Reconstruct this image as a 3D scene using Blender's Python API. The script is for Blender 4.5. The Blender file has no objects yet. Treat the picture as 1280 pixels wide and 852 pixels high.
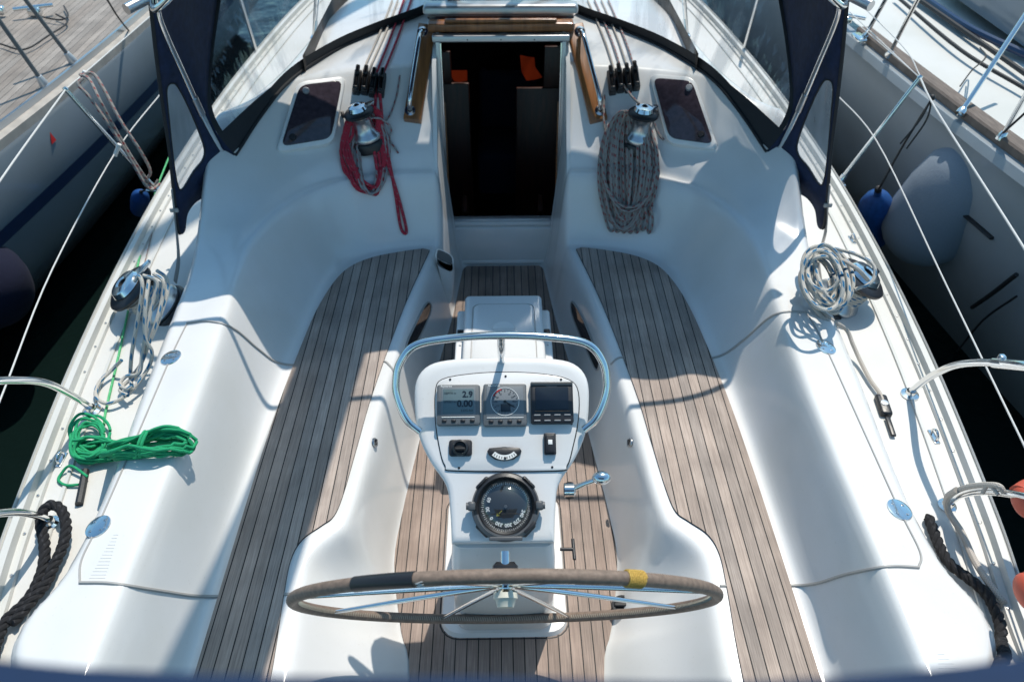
import bpy, bmesh, math, random
import numpy as np
from mathutils import Vector, Matrix
from mathutils.bvhtree import BVHTree
random.seed(7); np.random.seed(7)
PI = math.pi
scene = bpy.context.scene
COL = scene.collection
# ------------------------------------------------------------------ camera model (photo pixels 1280x852)
F = 950.0; PITCH = math.atan(826/950); YAW = math.radians(0.82); CAM = Vector((0, 0, 2.8))
fw = Vector((math.sin(YAW)*math.cos(PITCH), math.cos(YAW)*math.cos(PITCH), -math.sin(PITCH)))
rt = Vector((math.cos(YAW), -math.sin(YAW), 0)); up = rt.cross(fw)
def ray(px, py): return fw + rt*((px-640)/F) - up*((py-426)/F)
def P(px, py, z):
    r = ray(px, py); return CAM + r*((z-CAM.z)/r.z)
def PY(px, py, y):
    r = ray(px, py); return CAM + r*(y/r.y)
# ------------------------------------------------------------------ materials
def newmat(name):
    m = bpy.data.materials.new(name); m.use_nodes = True
    nt = m.node_tree; b = nt.nodes['Principled BSDF']; return m, nt, b
def N(nt, t, **kw):
    n = nt.nodes.new(t)
    for k, v in kw.items(): setattr(n, k, v)
    return n
def simple(name, col, rough=.5, metal=0, bump=0, scale=60, var=0, coat=0, stretch=None, **kw):
    m, nt, b = newmat(name)
    b.inputs['Base Color'].default_value = (*col, 1); b.inputs['Roughness'].default_value = rough
    b.inputs['Metallic'].default_value = metal; b.inputs['Coat Weight'].default_value = coat
    if bump or var:
        g = N(nt, 'ShaderNodeNewGeometry'); mp = N(nt, 'ShaderNodeMapping')
        nt.links.new(g.outputs['Position'], mp.inputs[0])
        if stretch: mp.inputs['Scale'].default_value = stretch
        no = N(nt, 'ShaderNodeTexNoise'); no.inputs['Scale'].default_value = scale; no.inputs['Detail'].default_value = 5
        nt.links.new(mp.outputs[0], no.inputs['Vector'])
        if var:
            r = N(nt, 'ShaderNodeMapRange'); r.inputs['To Min'].default_value = 1-var; r.inputs['To Max'].default_value = 1+var
            r.inputs['From Min'].default_value = .3; r.inputs['From Max'].default_value = .7
            nt.links.new(no.outputs['Fac'], r.inputs['Value'])
            mx = N(nt, 'ShaderNodeVectorMath', operation='SCALE'); mx.inputs[0].default_value = col
            nt.links.new(r.outputs[0], mx.inputs['Scale']); nt.links.new(mx.outputs[0], b.inputs['Base Color'])
        if bump:
            bu = N(nt, 'ShaderNodeBump'); bu.inputs['Strength'].default_value = bump; bu.inputs['Distance'].default_value = .003
            nt.links.new(no.outputs['Fac'], bu.inputs['Height']); nt.links.new(bu.outputs[0], b.inputs['Normal'])
    return m
M = {}
def gelcoat(name, col, rough, grip=False):
    m, nt, b = newmat(name)
    g = N(nt, 'ShaderNodeNewGeometry')
    n1 = N(nt, 'ShaderNodeTexNoise'); n1.inputs['Scale'].default_value = 2.2; n1.inputs['Detail'].default_value = 6
    n2 = N(nt, 'ShaderNodeTexNoise'); n2.inputs['Scale'].default_value = 110; n2.inputs['Detail'].default_value = 6
    for n in (n1, n2): nt.links.new(g.outputs['Position'], n.inputs['Vector'])
    r = N(nt, 'ShaderNodeValToRGB')
    r.color_ramp.elements[0].position = .35; r.color_ramp.elements[0].color = (col[0]*.93, col[1]*.925, col[2]*.90, 1)
    r.color_ramp.elements[1].position = .6; r.color_ramp.elements[1].color = (*col, 1)
    nt.links.new(n1.outputs['Fac'], r.inputs['Fac'])
    # faint grime specks
    r2 = N(nt, 'ShaderNodeValToRGB'); r2.color_ramp.elements[0].position = .25; r2.color_ramp.elements[0].color = (.78, .76, .72, 1)
    r2.color_ramp.elements[1].position = .36; r2.color_ramp.elements[1].color = (1, 1, 1, 1)
    nt.links.new(n2.outputs['Fac'], r2.inputs['Fac'])
    mu = N(nt, 'ShaderNodeMix', data_type='RGBA', blend_type='MULTIPLY'); mu.inputs['Factor'].default_value = .35
    nt.links.new(r.outputs[0], mu.inputs['A']); nt.links.new(r2.outputs[0], mu.inputs['B'])
    nt.links.new(mu.outputs['Result'], b.inputs['Base Color'])
    rr_ = N(nt, 'ShaderNodeMapRange'); rr_.inputs['To Min'].default_value = rough-.07; rr_.inputs['To Max'].default_value = rough+.12
    nt.links.new(n1.outputs['Fac'], rr_.inputs['Value']); nt.links.new(rr_.outputs[0], b.inputs['Roughness'])
    if grip:
        v = N(nt, 'ShaderNodeTexVoronoi'); v.inputs['Scale'].default_value = 220; nt.links.new(g.outputs['Position'], v.inputs['Vector'])
        bu = N(nt, 'ShaderNodeBump'); bu.inputs['Strength'].default_value = .25; bu.inputs['Distance'].default_value = .001
        nt.links.new(v.outputs['Distance'], bu.inputs['Height']); nt.links.new(bu.outputs[0], b.inputs['Normal'])
    return m
M['gel'] = gelcoat('white_gelcoat', (.73, .73, .72), .15)
M['deck'] = gelcoat('white_deck_grip', (.64, .63, .60), .45, True)
M['white'] = simple('white_plastic', (.78, .78, .76), .3, var=.03, scale=20)
M['frame'] = simple('aluminium_frame', (.55, .56, .57), .35, metal=.6)
M['darkgrey'] = simple('dark_grey_plastic', (.085, .09, .095), .4, bump=.08, scale=150)
M['seal'] = simple('grey_rubber', (.36, .35, .33), .6)
M['steel'] = simple('stainless_steel', (.78, .78, .77), .13, metal=1, bump=.05, scale=30)
M['satin'] = simple('satin_steel', (.55, .55, .55), .3, metal=1, bump=.05, scale=80)
M['black'] = simple('black_plastic', (.018, .018, .02), .38, bump=.1, scale=100)
M['black2'] = simple('black_rubber', (.012, .012, .013), .6, bump=.2, scale=200)
M['grey'] = simple('grey_plastic', (.115, .125, .13), .42, bump=.08, scale=150)
M['navy'] = simple('navy_canvas', (.008, .018, .055), .85, bump=.6, scale=30, var=.25)
M['bluecanvas'] = simple('blue_canvas', (.001, .018, .06), .85, bump=.4, scale=30, var=.15)
M['bluestripe'] = simple('blue_stripe_paint', (.007, .028, .085), .3)
M['border'] = simple('dark_canvas_border', (.014, .016, .02), .7, bump=.3, scale=60)
M['leather'] = simple('worn_leather', (.20, .145, .11), .62, bump=.5, scale=70, var=.22)
M['stitch'] = simple('leather_stitching', (.38, .36, .29), .8)
M['leather2'] = simple('weathered_leather_underside', (.26, .24, .19), .7, bump=.5, scale=70, var=.15)
M['yellow'] = simple('yellow_twine', (.55, .36, .08), .75, bump=.8, scale=250, var=.2)
M['wood'] = simple('varnished_teak', (.26, .105, .035), .28, bump=.15, scale=9, var=.35, coat=.4, stretch=(6, .6, .6))
M['woodside'] = simple('varnished_teak_trim', (.26, .105, .035), .28, bump=.15, scale=9, var=.35, coat=.4, stretch=(.6, 6, 6))
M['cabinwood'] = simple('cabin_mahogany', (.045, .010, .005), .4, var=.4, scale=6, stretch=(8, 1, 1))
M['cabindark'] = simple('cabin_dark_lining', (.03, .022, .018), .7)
M['cushion'] = simple('navy_cushion', (.012, .02, .05), .9)
M['red'] = simple('red_marking', (.5, .02, .02), .5)
M['orange'] = simple('orange_vinyl', (.50, .085, .045), .55, bump=.4, scale=25, var=.1)
M['fender'] = simple('blue_fender_vinyl', (.012, .075, .26), .5, bump=.2, scale=40, var=.2)
M['fendergrey'] = simple('greyblue_fender_cover', (.20, .24, .285), .9, bump=.4, scale=120, var=.04)
M['fendernavy'] = simple('navy_fender_cover', (.002, .004, .022), .95, bump=.5, scale=60)
M['lettering'] = simple('white_lettering', (.75, .75, .72), .5)
M['greyletter'] = simple('grey_lettering', (.22, .23, .24), .5)
M['lcd'] = simple('lcd_glass', (.10, .145, .155), .12, coat=.5)
M['lcddark'] = simple('lcd_segments', (.012, .02, .03), .3)
M['screen'] = simple('dark_screen_glass', (.006, .007, .012), .06, coat=.5)
M['dial'] = simple('grey_dial_face', (.14, .16, .175), .35)
M['yellowmark'] = simple('yellow_marking', (.30, .28, .04), .5)
M['cream'] = simple('cream_plastic', (.62, .60, .50), .4)
M['card'] = simple('compass_card', (.018, .02, .022), .5)
M['teakdry'] = simple('weathered_toe_rail_teak', (.135, .108, .09), .8, bump=.5, scale=14, var=.3, stretch=(6, .7, 1))
M['hullgrey'] = gelcoat('pale_grey_hull', (.31, .34, .36), .12)
M['hullwhite'] = gelcoat('grey_white_hull', (.19, .23, .26), .07)
M['hulldeck'] = gelcoat('offwhite_deck', (.58, .58, .55), .45)
M['margin'] = simple('weathered_deck_margin', (.36, .33, .29), .7, bump=.4, scale=12, var=.15)
M['smoke'] = simple('smoked_acrylic', (.045, .035, .045), .08, var=.25, scale=40, coat=.3)
M['antifoul'] = simple('antifouling', (.01, .012, .014), .7, var=.5, scale=10)

def teak(name, base=(.30, .235, .19), pitch=.044, angle=0.0, x0=0.0, caulk=.0042):
    m, nt, b = newmat(name); L = nt.links
    g = N(nt, 'ShaderNodeNewGeometry')
    mp = N(nt, 'ShaderNodeMapping'); mp.inputs['Rotation'].default_value = (0, 0, angle); mp.inputs['Location'].default_value = (x0, 0, 0)
    L.new(g.outputs['Position'], mp.inputs[0])
    sx = N(nt, 'ShaderNodeSeparateXYZ'); L.new(mp.outputs[0], sx.inputs[0])
    dv = N(nt, 'ShaderNodeMath', operation='DIVIDE'); dv.inputs[1].default_value = pitch; L.new(sx.outputs['X'], dv.inputs[0])
    fl = N(nt, 'ShaderNodeMath', operation='FLOOR'); L.new(dv.outputs[0], fl.inputs[0])
    fr = N(nt, 'ShaderNodeMath', operation='FRACT'); L.new(dv.outputs[0], fr.inputs[0])
    lt = N(nt, 'ShaderNodeMath', operation='LESS_THAN'); lt.inputs[1].default_value = caulk/pitch; L.new(fr.outputs[0], lt.inputs[0])
    wn = N(nt, 'ShaderNodeTexWhiteNoise', noise_dimensions='1D'); L.new(fl.outputs[0], wn.inputs['W'])
    # grain, shifted per plank
    cb = N(nt, 'ShaderNodeCombineXYZ')
    m1 = N(nt, 'ShaderNodeMath', operation='MULTIPLY'); m1.inputs[1].default_value = 260; L.new(sx.outputs['X'], m1.inputs[0])
    m2 = N(nt, 'ShaderNodeMath', operation='MULTIPLY'); m2.inputs[1].default_value = 7; L.new(sx.outputs['Y'], m2.inputs[0])
    m3 = N(nt, 'ShaderNodeMath', operation='MULTIPLY'); m3.inputs[1].default_value = 37; L.new(wn.outputs['Value'], m3.inputs[0])
    L.new(m1.outputs[0], cb.inputs[0]); L.new(m2.outputs[0], cb.inputs[1]); L.new(m3.outputs[0], cb.inputs[2])
    gn = N(nt, 'ShaderNodeTexNoise'); gn.inputs['Scale'].default_value = 1; gn.inputs['Detail'].default_value = 6; gn.inputs['Roughness'].default_value = .65
    L.new(cb.outputs[0], gn.inputs['Vector'])
    bn = N(nt, 'ShaderNodeTexNoise'); bn.inputs['Scale'].default_value = 5; bn.inputs['Detail'].default_value = 5; L.new(g.outputs['Position'], bn.inputs['Vector'])
    rmp = N(nt, 'ShaderNodeValToRGB')
    rmp.color_ramp.elements[0].position = .25; rmp.color_ramp.elements[0].color = (base[0]*.62, base[1]*.60, base[2]*.60, 1)
    rmp.color_ramp.elements[1].position = .72; rmp.color_ramp.elements[1].color = (base[0]*1.25, base[1]*1.25, base[2]*1.25, 1)
    L.new(gn.outputs['Fac'], rmp.inputs[0])
    pm = N(nt, 'ShaderNodeMapRange'); pm.inputs['To Min'].default_value = .82; pm.inputs['To Max'].default_value = 1.13; L.new(wn.outputs['Value'], pm.inputs['Value'])
    bm_ = N(nt, 'ShaderNodeMapRange'); bm_.inputs['From Min'].default_value = .3; bm_.inputs['From Max'].default_value = .7
    bm_.inputs['To Min'].default_value = .74; bm_.inputs['To Max'].default_value = 1.16; L.new(bn.outputs['Fac'], bm_.inputs['Value'])
    pr = N(nt, 'ShaderNodeMath', operation='MULTIPLY'); L.new(pm.outputs[0], pr.inputs[0]); L.new(bm_.outputs[0], pr.inputs[1])
    sc = N(nt, 'ShaderNodeVectorMath', operation='SCALE'); L.new(rmp.outputs[0], sc.inputs[0]); L.new(pr.outputs[0], sc.inputs['Scale'])
    # a slow grey / pink drift from plank to plank
    hue = N(nt, 'ShaderNodeMix', data_type='RGBA', blend_type='MULTIPLY'); L.new(wn.outputs['Color'], hue.inputs['Factor'])
    hue.inputs['B'].default_value = (1.0, .93, .88, 1); L.new(sc.outputs[0], hue.inputs['A'])
    mx = N(nt, 'ShaderNodeMix', data_type='RGBA'); L.new(lt.outputs[0], mx.inputs['Factor'])
    L.new(hue.outputs['Result'], mx.inputs['A']); mx.inputs['B'].default_value = (.010, .010, .010, 1)
    L.new(mx.outputs['Result'], b.inputs['Base Color'])
    b.inputs['Roughness'].default_value = .75
    hm = N(nt, 'ShaderNodeMath', operation='SUBTRACT'); L.new(gn.outputs['Fac'], hm.inputs[0]); L.new(lt.outputs[0], hm.inputs[1])
    bu = N(nt, 'ShaderNodeBump'); bu.inputs['Strength'].default_value = .5; bu.inputs['Distance'].default_value = .0012
    L.new(hm.outputs[0], bu.inputs['Height']); L.new(bu.outputs[0], b.inputs['Normal'])
    return m
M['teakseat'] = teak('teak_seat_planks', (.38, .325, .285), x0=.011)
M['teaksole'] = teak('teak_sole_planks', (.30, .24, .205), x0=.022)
M['teakdeck'] = teak('teak_deck_planks', (.30, .275, .245), pitch=.05, caulk=.003, angle=math.radians(-2))

def rope_mat(name, base, fleck=None, fleckfac=.3, rep=70, strands=6, r2=None):
    """braided cover: a diagonal weave in UV space, with coloured tracer flecks"""
    m, nt, b = newmat(name); L = nt.links
    uv = N(nt, 'ShaderNodeUVMap'); uv.uv_map = 'UVMap'
    s = N(nt, 'ShaderNodeSeparateXYZ'); L.new(uv.outputs[0], s.inputs[0])
    def lin(a, bb):
        m1 = N(nt, 'ShaderNodeMath', operation='MULTIPLY'); m1.inputs[1].default_value = a; L.new(s.outputs['X'], m1.inputs[0])
        m2 = N(nt, 'ShaderNodeMath', operation='MULTIPLY_ADD'); m2.inputs[1].default_value = bb; L.new(s.outputs['Y'], m2.inputs[0]); L.new(m1.outputs[0], m2.inputs[2])
        return m2
    A = lin(rep*2, strands); B_ = lin(rep*2, -strands)
    def tri(n):
        f = N(nt, 'ShaderNodeMath', operation='PINGPONG'); f.inputs[1].default_value = .5; L.new(n.outputs[0], f.inputs[0]); return f
    ta, tb = tri(A), tri(B_)
    mxn = N(nt, 'ShaderNodeMath', operation='MAXIMUM'); L.new(ta.outputs[0], mxn.inputs[0]); L.new(tb.outputs[0], mxn.inputs[1])
    rg = N(nt, 'ShaderNodeMapRange'); rg.inputs['From Min'].default_value = .1; rg.inputs['From Max'].default_value = .5
    rg.inputs['To Min'].default_value = .55; rg.inputs['To Max'].default_value = 1.08; L.new(mxn.outputs[0], rg.inputs['Value'])
    src = None
    if fleck:
        fa = lin(rep*.32, 1.0)
        f1 = N(nt, 'ShaderNodeMath', operation='FRACT'); L.new(fa.outputs[0], f1.inputs[0])
        f2 = N(nt, 'ShaderNodeMath', operation='LESS_THAN'); f2.inputs[1].default_value = fleckfac; L.new(f1.outputs[0], f2.inputs[0])
        fb = lin(0, 3.0)
        f3 = N(nt, 'ShaderNodeMath', operation='FRACT'); L.new(fb.outputs[0], f3.inputs[0])
        f4 = N(nt, 'ShaderNodeMath', operation='LESS_THAN'); f4.inputs[1].default_value = .5; L.new(f3.outputs[0], f4.inputs[0])
        f5 = N(nt, 'ShaderNodeMath', operation='MULTIPLY'); L.new(f2.outputs[0], f5.inputs[0]); L.new(f4.outputs[0], f5.inputs[1])
        mm = N(nt, 'ShaderNodeMix', data_type='RGBA'); L.new(f5.outputs[0], mm.inputs['Factor'])
        mm.inputs['A'].default_value = (*base, 1); mm.inputs['B'].default_value = (*fleck, 1); src = mm.outputs['Result']
    sc = N(nt, 'ShaderNodeVectorMath', operation='SCALE'); L.new(rg.outputs[0], sc.inputs['Scale'])
    if src: L.new(src, sc.inputs[0])
    else: sc.inputs[0].default_value = base
    L.new(sc.outputs[0], b.inputs['Base Color']); b.inputs['Roughness'].default_value = .85
    bu = N(nt, 'ShaderNodeBump'); bu.inputs['Strength'].default_value = .6; bu.inputs['Distance'].default_value = .0015
    L.new(mxn.outputs[0], bu.inputs['Height']); L.new(bu.outputs[0], b.inputs['Normal'])
    return m
M['r_red'] = rope_mat('red_rope', (.50, .028, .055), (.35, .20, .20), .12)
M['r_redfleck'] = rope_mat('grey_rope_red_fleck', (.36, .34, .33), (.36, .05, .06), .40)
M['r_grey'] = rope_mat('dirty_grey_rope', (.34, .31, .28), (.30, .06, .06), .34)
M['r_blue'] = rope_mat('white_rope_blue_fleck', (.55, .52, .46), (.02, .17, .33), .38, rep=45)
M['r_white'] = rope_mat('weathered_white_rope', (.52, .47, .41), None)
M['r_green'] = rope_mat('green_rope', (.008, .34, .14), (.02, .42, .16), .3)
M['r_pale'] = rope_mat('pale_green_line', (.10, .50, .20), (.2, .6, .3), .2)
M['r_black'] = rope_mat('black_mooring_rope', (.009, .009, .011), (.03, .03, .034), .2, rep=110, strands=9)
M['wire'] = simple('coated_wire', (.62, .61, .58), .35)

def schlick(nt, normal=None, f0=.05, mul=1.0):
    L = nt.links; g = N(nt, 'ShaderNodeNewGeometry'); d = N(nt, 'ShaderNodeVectorMath', operation='DOT_PRODUCT')
    L.new(g.outputs['Incoming'], d.inputs[0]); L.new(normal if normal else g.outputs['Normal'], d.inputs[1])
    a = N(nt, 'ShaderNodeMath', operation='ABSOLUTE'); L.new(d.outputs['Value'], a.inputs[0])
    s1 = N(nt, 'ShaderNodeMath', operation='SUBTRACT'); s1.inputs[0].default_value = 1; L.new(a.outputs[0], s1.inputs[1])
    p = N(nt, 'ShaderNodeMath', operation='POWER'); p.inputs[1].default_value = 5; L.new(s1.outputs[0], p.inputs[0])
    m = N(nt, 'ShaderNodeMath', operation='MULTIPLY_ADD'); m.inputs[1].default_value = (1-f0)*mul; m.inputs[2].default_value = f0; m.use_clamp = True; L.new(p.outputs[0], m.inputs[0]); return m
def vinyl(name='clear_vinyl', lo_=.50, hi_=.64, base_=.03, top_=.40):
    m, nt, b = newmat(name); L = nt.links; nt.nodes.remove(b)
    out = [n for n in nt.nodes if n.type == 'OUTPUT_MATERIAL'][0]
    tr = N(nt, 'ShaderNodeBsdfTransparent'); tr.inputs[0].default_value = (.95, .96, .97, 1)
    gl = N(nt, 'ShaderNodeBsdfGlossy'); gl.inputs['Roughness'].default_value = .06
    df = N(nt, 'ShaderNodeBsdfDiffuse'); df.inputs[0].default_value = (.6, .65, .7, 1)
    g = N(nt, 'ShaderNodeNewGeometry'); mp = N(nt, 'ShaderNodeMapping'); mp.inputs['Scale'].default_value = (9, 9, 1.1)
    L.new(g.outputs['Position'], mp.inputs[0])
    no = N(nt, 'ShaderNodeTexNoise'); no.inputs['Scale'].default_value = 1; no.inputs['Detail'].default_value = 3; L.new(mp.outputs[0], no.inputs['Vector'])
    bu = N(nt, 'ShaderNodeBump'); bu.inputs['Strength'].default_value = .8; bu.inputs['Distance'].default_value = .012
    L.new(no.outputs['Fac'], bu.inputs['Height']); L.new(bu.outputs[0], gl.inputs['Normal'])
    mr = schlick(nt, bu.outputs[0], .07)
    sm = N(nt, 'ShaderNodeValToRGB'); sm.color_ramp.elements[0].position = lo_; sm.color_ramp.elements[0].color = (base_, base_, base_, 1)  # pale diffuse streaks: the window's white reflections painted into the vinyl
    sm.color_ramp.elements[1].position = hi_; sm.color_ramp.elements[1].color = (top_, top_, top_, 1); L.new(no.outputs['Fac'], sm.inputs[0])
    m0 = N(nt, 'ShaderNodeMixShader'); L.new(sm.outputs[0], m0.inputs[0]); L.new(tr.outputs[0], m0.inputs[1]); L.new(df.outputs[0], m0.inputs[2])
    mx = N(nt, 'ShaderNodeMixShader'); L.new(mr.outputs[0], mx.inputs[0]); L.new(m0.outputs[0], mx.inputs[1]); L.new(gl.outputs[0], mx.inputs[2])
    L.new(mx.outputs[0], out.inputs[0]); return m
M['vinyl'] = vinyl(); M['vinyl2'] = vinyl('painted_reflection_vinyl', .35, .65, .28, .5)  # second vinyl: quarter-window reflection painted in as a heavier diffuse layer
def dome():
    m, nt, b = newmat('clear_dome'); L = nt.links; nt.nodes.remove(b)
    out = [n for n in nt.nodes if n.type == 'OUTPUT_MATERIAL'][0]
    tr = N(nt, 'ShaderNodeBsdfTransparent'); tr.inputs[0].default_value = (.93, .94, .95, 1)
    gl = N(nt, 'ShaderNodeBsdfGlossy'); gl.inputs['Roughness'].default_value = .07
    fr = schlick(nt, None, .11)
    mx = N(nt, 'ShaderNodeMixShader'); L.new(fr.outputs[0], mx.inputs[0]); L.new(tr.outputs[0], mx.inputs[1]); L.new(gl.outputs[0], mx.inputs[2])
    L.new(mx.outputs[0], out.inputs[0]); return m
M['dome'] = dome()
def curtain():
    m, nt, b = newmat('orange_curtain'); L = nt.links; nt.nodes.remove(b)
    out = [n for n in nt.nodes if n.type == 'OUTPUT_MATERIAL'][0]
    t = N(nt, 'ShaderNodeBsdfTranslucent'); t.inputs[0].default_value = (.17, .02, .006, 1); d = N(nt, 'ShaderNodeBsdfDiffuse'); d.inputs[0].default_value = (.18, .03, .01, 1)
    mx = N(nt, 'ShaderNodeMixShader'); mx.inputs[0].default_value = .25; L.new(t.outputs[0], mx.inputs[1]); L.new(d.outputs[0], mx.inputs[2]); L.new(mx.outputs[0], out.inputs[0]); return m
M['curtain'] = curtain()
def water():
    m, nt, b = newmat('harbour_water'); L = nt.links
    b.inputs['Base Color'].default_value = (.004, .010, .009, 1); b.inputs['Roughness'].default_value = .05; b.inputs['IOR'].default_value = 1.33
    g = N(nt, 'ShaderNodeNewGeometry'); no = N(nt, 'ShaderNodeTexNoise'); no.inputs['Scale'].default_value = 2.5; no.inputs['Detail'].default_value = 6
    L.new(g.outputs['Position'], no.inputs['Vector'])
    bu = N(nt, 'ShaderNodeBump'); bu.inputs['Strength'].default_value = .5; bu.inputs['Distance'].default_value = .08
    L.new(no.outputs['Fac'], bu.inputs['Height']); L.new(bu.outputs[0], b.inputs['Normal']); return m
M['water'] = water()

# ------------------------------------------------------------------ mesh builder
class Fr:
    """local frame: origin, x, y, z(normal)"""
    def __init__(s, o, x, y):
        s.o = Vector(o); s.x = Vector(x).normalized(); z = s.x.cross(Vector(y)).normalized(); s.z = z; s.y = z.cross(s.x)
    def __call__(s, a, b, c=0): return s.o + s.x*a + s.y*b + s.z*c
    def loc(s, p): d = p-s.o; return (d.dot(s.x), d.dot(s.y), d.dot(s.z))
def WF(o=(0, 0, 0)): return Fr(o, (1, 0, 0), (0, 1, 0))
def axisframe(o, ax):
    ax = Vector(ax).normalized(); h = Vector((1, 0, 0)) if abs(ax.x) < .8 else Vector((0, 1, 0))
    y = ax.cross(h).normalized(); x = y.cross(ax); return Fr(o, x, y)
def catmull(pts, n=6, closed=False):
    pts = [Vector(p) for p in pts]
    if len(pts) < 3: return pts
    out = []; L = len(pts); rng = range(L) if closed else range(L-1)
    for i in rng:
        if closed: p0, p1, p2, p3 = pts[i-1], pts[i], pts[(i+1) % L], pts[(i+2) % L]
        else:
            p1, p2 = pts[i], pts[i+1]; p0 = pts[i-1] if i else p1*2-p2; p3 = pts[i+2] if i+2 < L else p2*2-p1
        for k in range(n):
            t = k/n
            out.append(.5*((2*p1)+(p2-p0)*t+(2*p0-5*p1+4*p2-p3)*t*t+(3*p1-p0-3*p2+p3)*t*t*t))
    if not closed: out.append(pts[-1])
    return out
def rr(w, h, r, n=5):
    o = []
    for cx, cy, a in ((w/2-r, h/2-r, 0), (-w/2+r, h/2-r, 90), (-w/2+r, -h/2+r, 180), (w/2-r, -h/2+r, 270)):
        for k in range(n+1):
            t = math.radians(a+90*k/n); o.append((cx+r*math.cos(t), cy+r*math.sin(t)))
    return o
class MB:
    def __init__(s): s.v = []; s.f = []; s.m = []; s.uv = []
    def face(s, idx, m=0, uv=None): s.f.append(tuple(idx)); s.m.append(m); s.uv.append(uv or [(0, 0)]*len(idx))
    def add(s, p): s.v.append(Vector(p)); return len(s.v)-1
    def tube(s, pts, r, seg=10, m=0, closed=False, caps=True, flat=1.0, u0=0):
        pts = [Vector(p) for p in pts]; n = len(pts)
        if n < 2: return s
        R = r if callable(r) else (lambda i, n: r)
        t0 = (pts[1]-pts[0]).normalized(); h = Vector((0, 0, 1)) if abs(t0.z) < .9 else Vector((1, 0, 0))
        nx = t0.cross(h).normalized(); rings = []; u = u0; us = []
        for i, p in enumerate(pts):
            a = pts[i-1] if (i or closed) else p; b = pts[(i+1) % n] if (i < n-1 or closed) else p
            t = (b-a)
            if t.length < 1e-9: t = t0
            t = t.normalized(); nx = (nx-t*nx.dot(t))
            nx = nx.normalized() if nx.length > 1e-6 else t.orthogonal().normalized()
            ny = t.cross(nx)
            if i: u += (p-pts[i-1]).length
            us.append(u); rad = R(i, n)
            rings.append([s.add(p+nx*(rad*math.cos(2*PI*k/seg))+ny*(rad*flat*math.sin(2*PI*k/seg))) for k in range(seg)])
        rg = range(n) if closed else range(n-1)
        for i in rg:
            a, b = rings[i], rings[(i+1) % n]; ua = us[i]; ub = us[(i+1) % n] if i < n-1 else us[i]+(pts[0]-pts[i]).length
            for k in range(seg):
                k2 = (k+1) % seg
                s.face((a[k], a[k2], b[k2], b[k]), m, [(ua, k/seg), (ua, (k+1)/seg), (ub, (k+1)/seg), (ub, k/seg)])
        if caps and not closed:
            s.face(rings[0][::-1], m); s.face(rings[-1], m)
        return s
    def stube(s, pts, r, seg=10, m=0, n=6, closed=False, **k): return s.tube(catmull(pts, n, closed), r, seg, m, closed, **k)
    def loft(s, rings, m=0, closed=True, cap0=True, cap1=True):
        R = [[s.add(p) for p in ring] for ring in rings]; n = len(R[0])
        for a, b in zip(R, R[1:]):
            for k in range(n if closed else n-1):
                k2 = (k+1) % n; s.face((a[k], a[k2], b[k2], b[k]), m)
        if cap0 and closed: s.face(R[0][::-1], m)
        if cap1 and closed: s.face(R[-1], m)
        return s
    def lathe(s, fr, prof, seg=32, m=0, a0=0, a1=2*PI):
        """prof: [(r,h,(m))]"""
        full = abs(a1-a0-2*PI) < 1e-6; ns = seg if full else seg+1; R = []
        for pr in prof:
            r, h = pr[0], pr[1]
            if r < 1e-6: R.append([s.add(fr(0, 0, h))]*ns)
            else: R.append([s.add(fr(r*math.cos(a0+(a1-a0)*k/seg), r*math.sin(a0+(a1-a0)*k/seg), h)) for k in range(ns)])
        for j, (a, b) in enumerate(zip(R, R[1:])):
            mm = prof[j+1][2] if len(prof[j+1]) > 2 else m
            for k in range(seg):
                k2 = (k+1) % ns
                q = [a[k], a[k2], b[k2], b[k]]; q2 = []
                for x in q:
                    if x not in q2: q2.append(x)
                if len(q2) > 2: s.face(q2, mm)
        return s
    def plate(s, fr, out, z0, z1, b=.003, m=0, mtop=None, inset=None, bottom=True):
        n = len(out); cx = sum(p[0] for p in out)/n; cy = sum(p[1] for p in out)/n
        rad = max(1e-4, sum(math.hypot(p[0]-cx, p[1]-cy) for p in out)/n)
        def ring(d, z):
            k = 1-d/rad; return [s.add(fr(cx+(p[0]-cx)*k, cy+(p[1]-cy)*k, z)) for p in out]
        A = ring(0, z0); B = ring(0, z1-b); C1 = ring(b*.3, z1-b*.3); C = ring(b, z1)
        for a, c in ((A, B), (B, C1), (C1, C)):
            for k in range(n): s.face((a[k], a[(k+1) % n], c[(k+1) % n], c[k]), m)
        s.face(C, m if mtop is None else mtop)
        if bottom: s.face(A[::-1], m)
        return s
    def box(s, fr, c, size, b=.004, m=0):
        x, y, z = size; f2 = Fr(fr(*c), fr.x, fr.y)
        rb = min(b, x*.45, y*.45)
        o = rr(x, y, rb, 2); n = len(o)
        def ring(d, zz):
            return [s.add(f2((abs(p[0])-d)*(1 if p[0] > 0 else -1), (abs(p[1])-d)*(1 if p[1] > 0 else -1), zz)) for p in o]
        e = min(b, z*.4)
        R = [ring(e*.9, -z/2), ring(0, -z/2+e), ring(0, z/2-e), ring(e*.3, z/2-e*.3), ring(e*.9, z/2)]
        for a, c2 in zip(R, R[1:]):
            for k in range(n): s.face((a[k], a[(k+1) % n], c2[(k+1) % n], c2[k]), m)
        s.face(R[0][::-1], m); s.face(R[-1], m); return s
    def ball(s, c, r, m=0, seg=16, sc=(1, 1, 1)):
        f = WF(c)
        prof = [(r*math.sin(PI*k/10), -r*math.cos(PI*k/10)) for k in range(11)]
        i0 = len(s.v); s.lathe(f, prof, seg, m)
        for i in range(i0, len(s.v)):
            d = s.v[i]-Vector(c); s.v[i] = Vector(c)+Vector((d.x*sc[0], d.y*sc[1], d.z*sc[2]))
        return s
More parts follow.
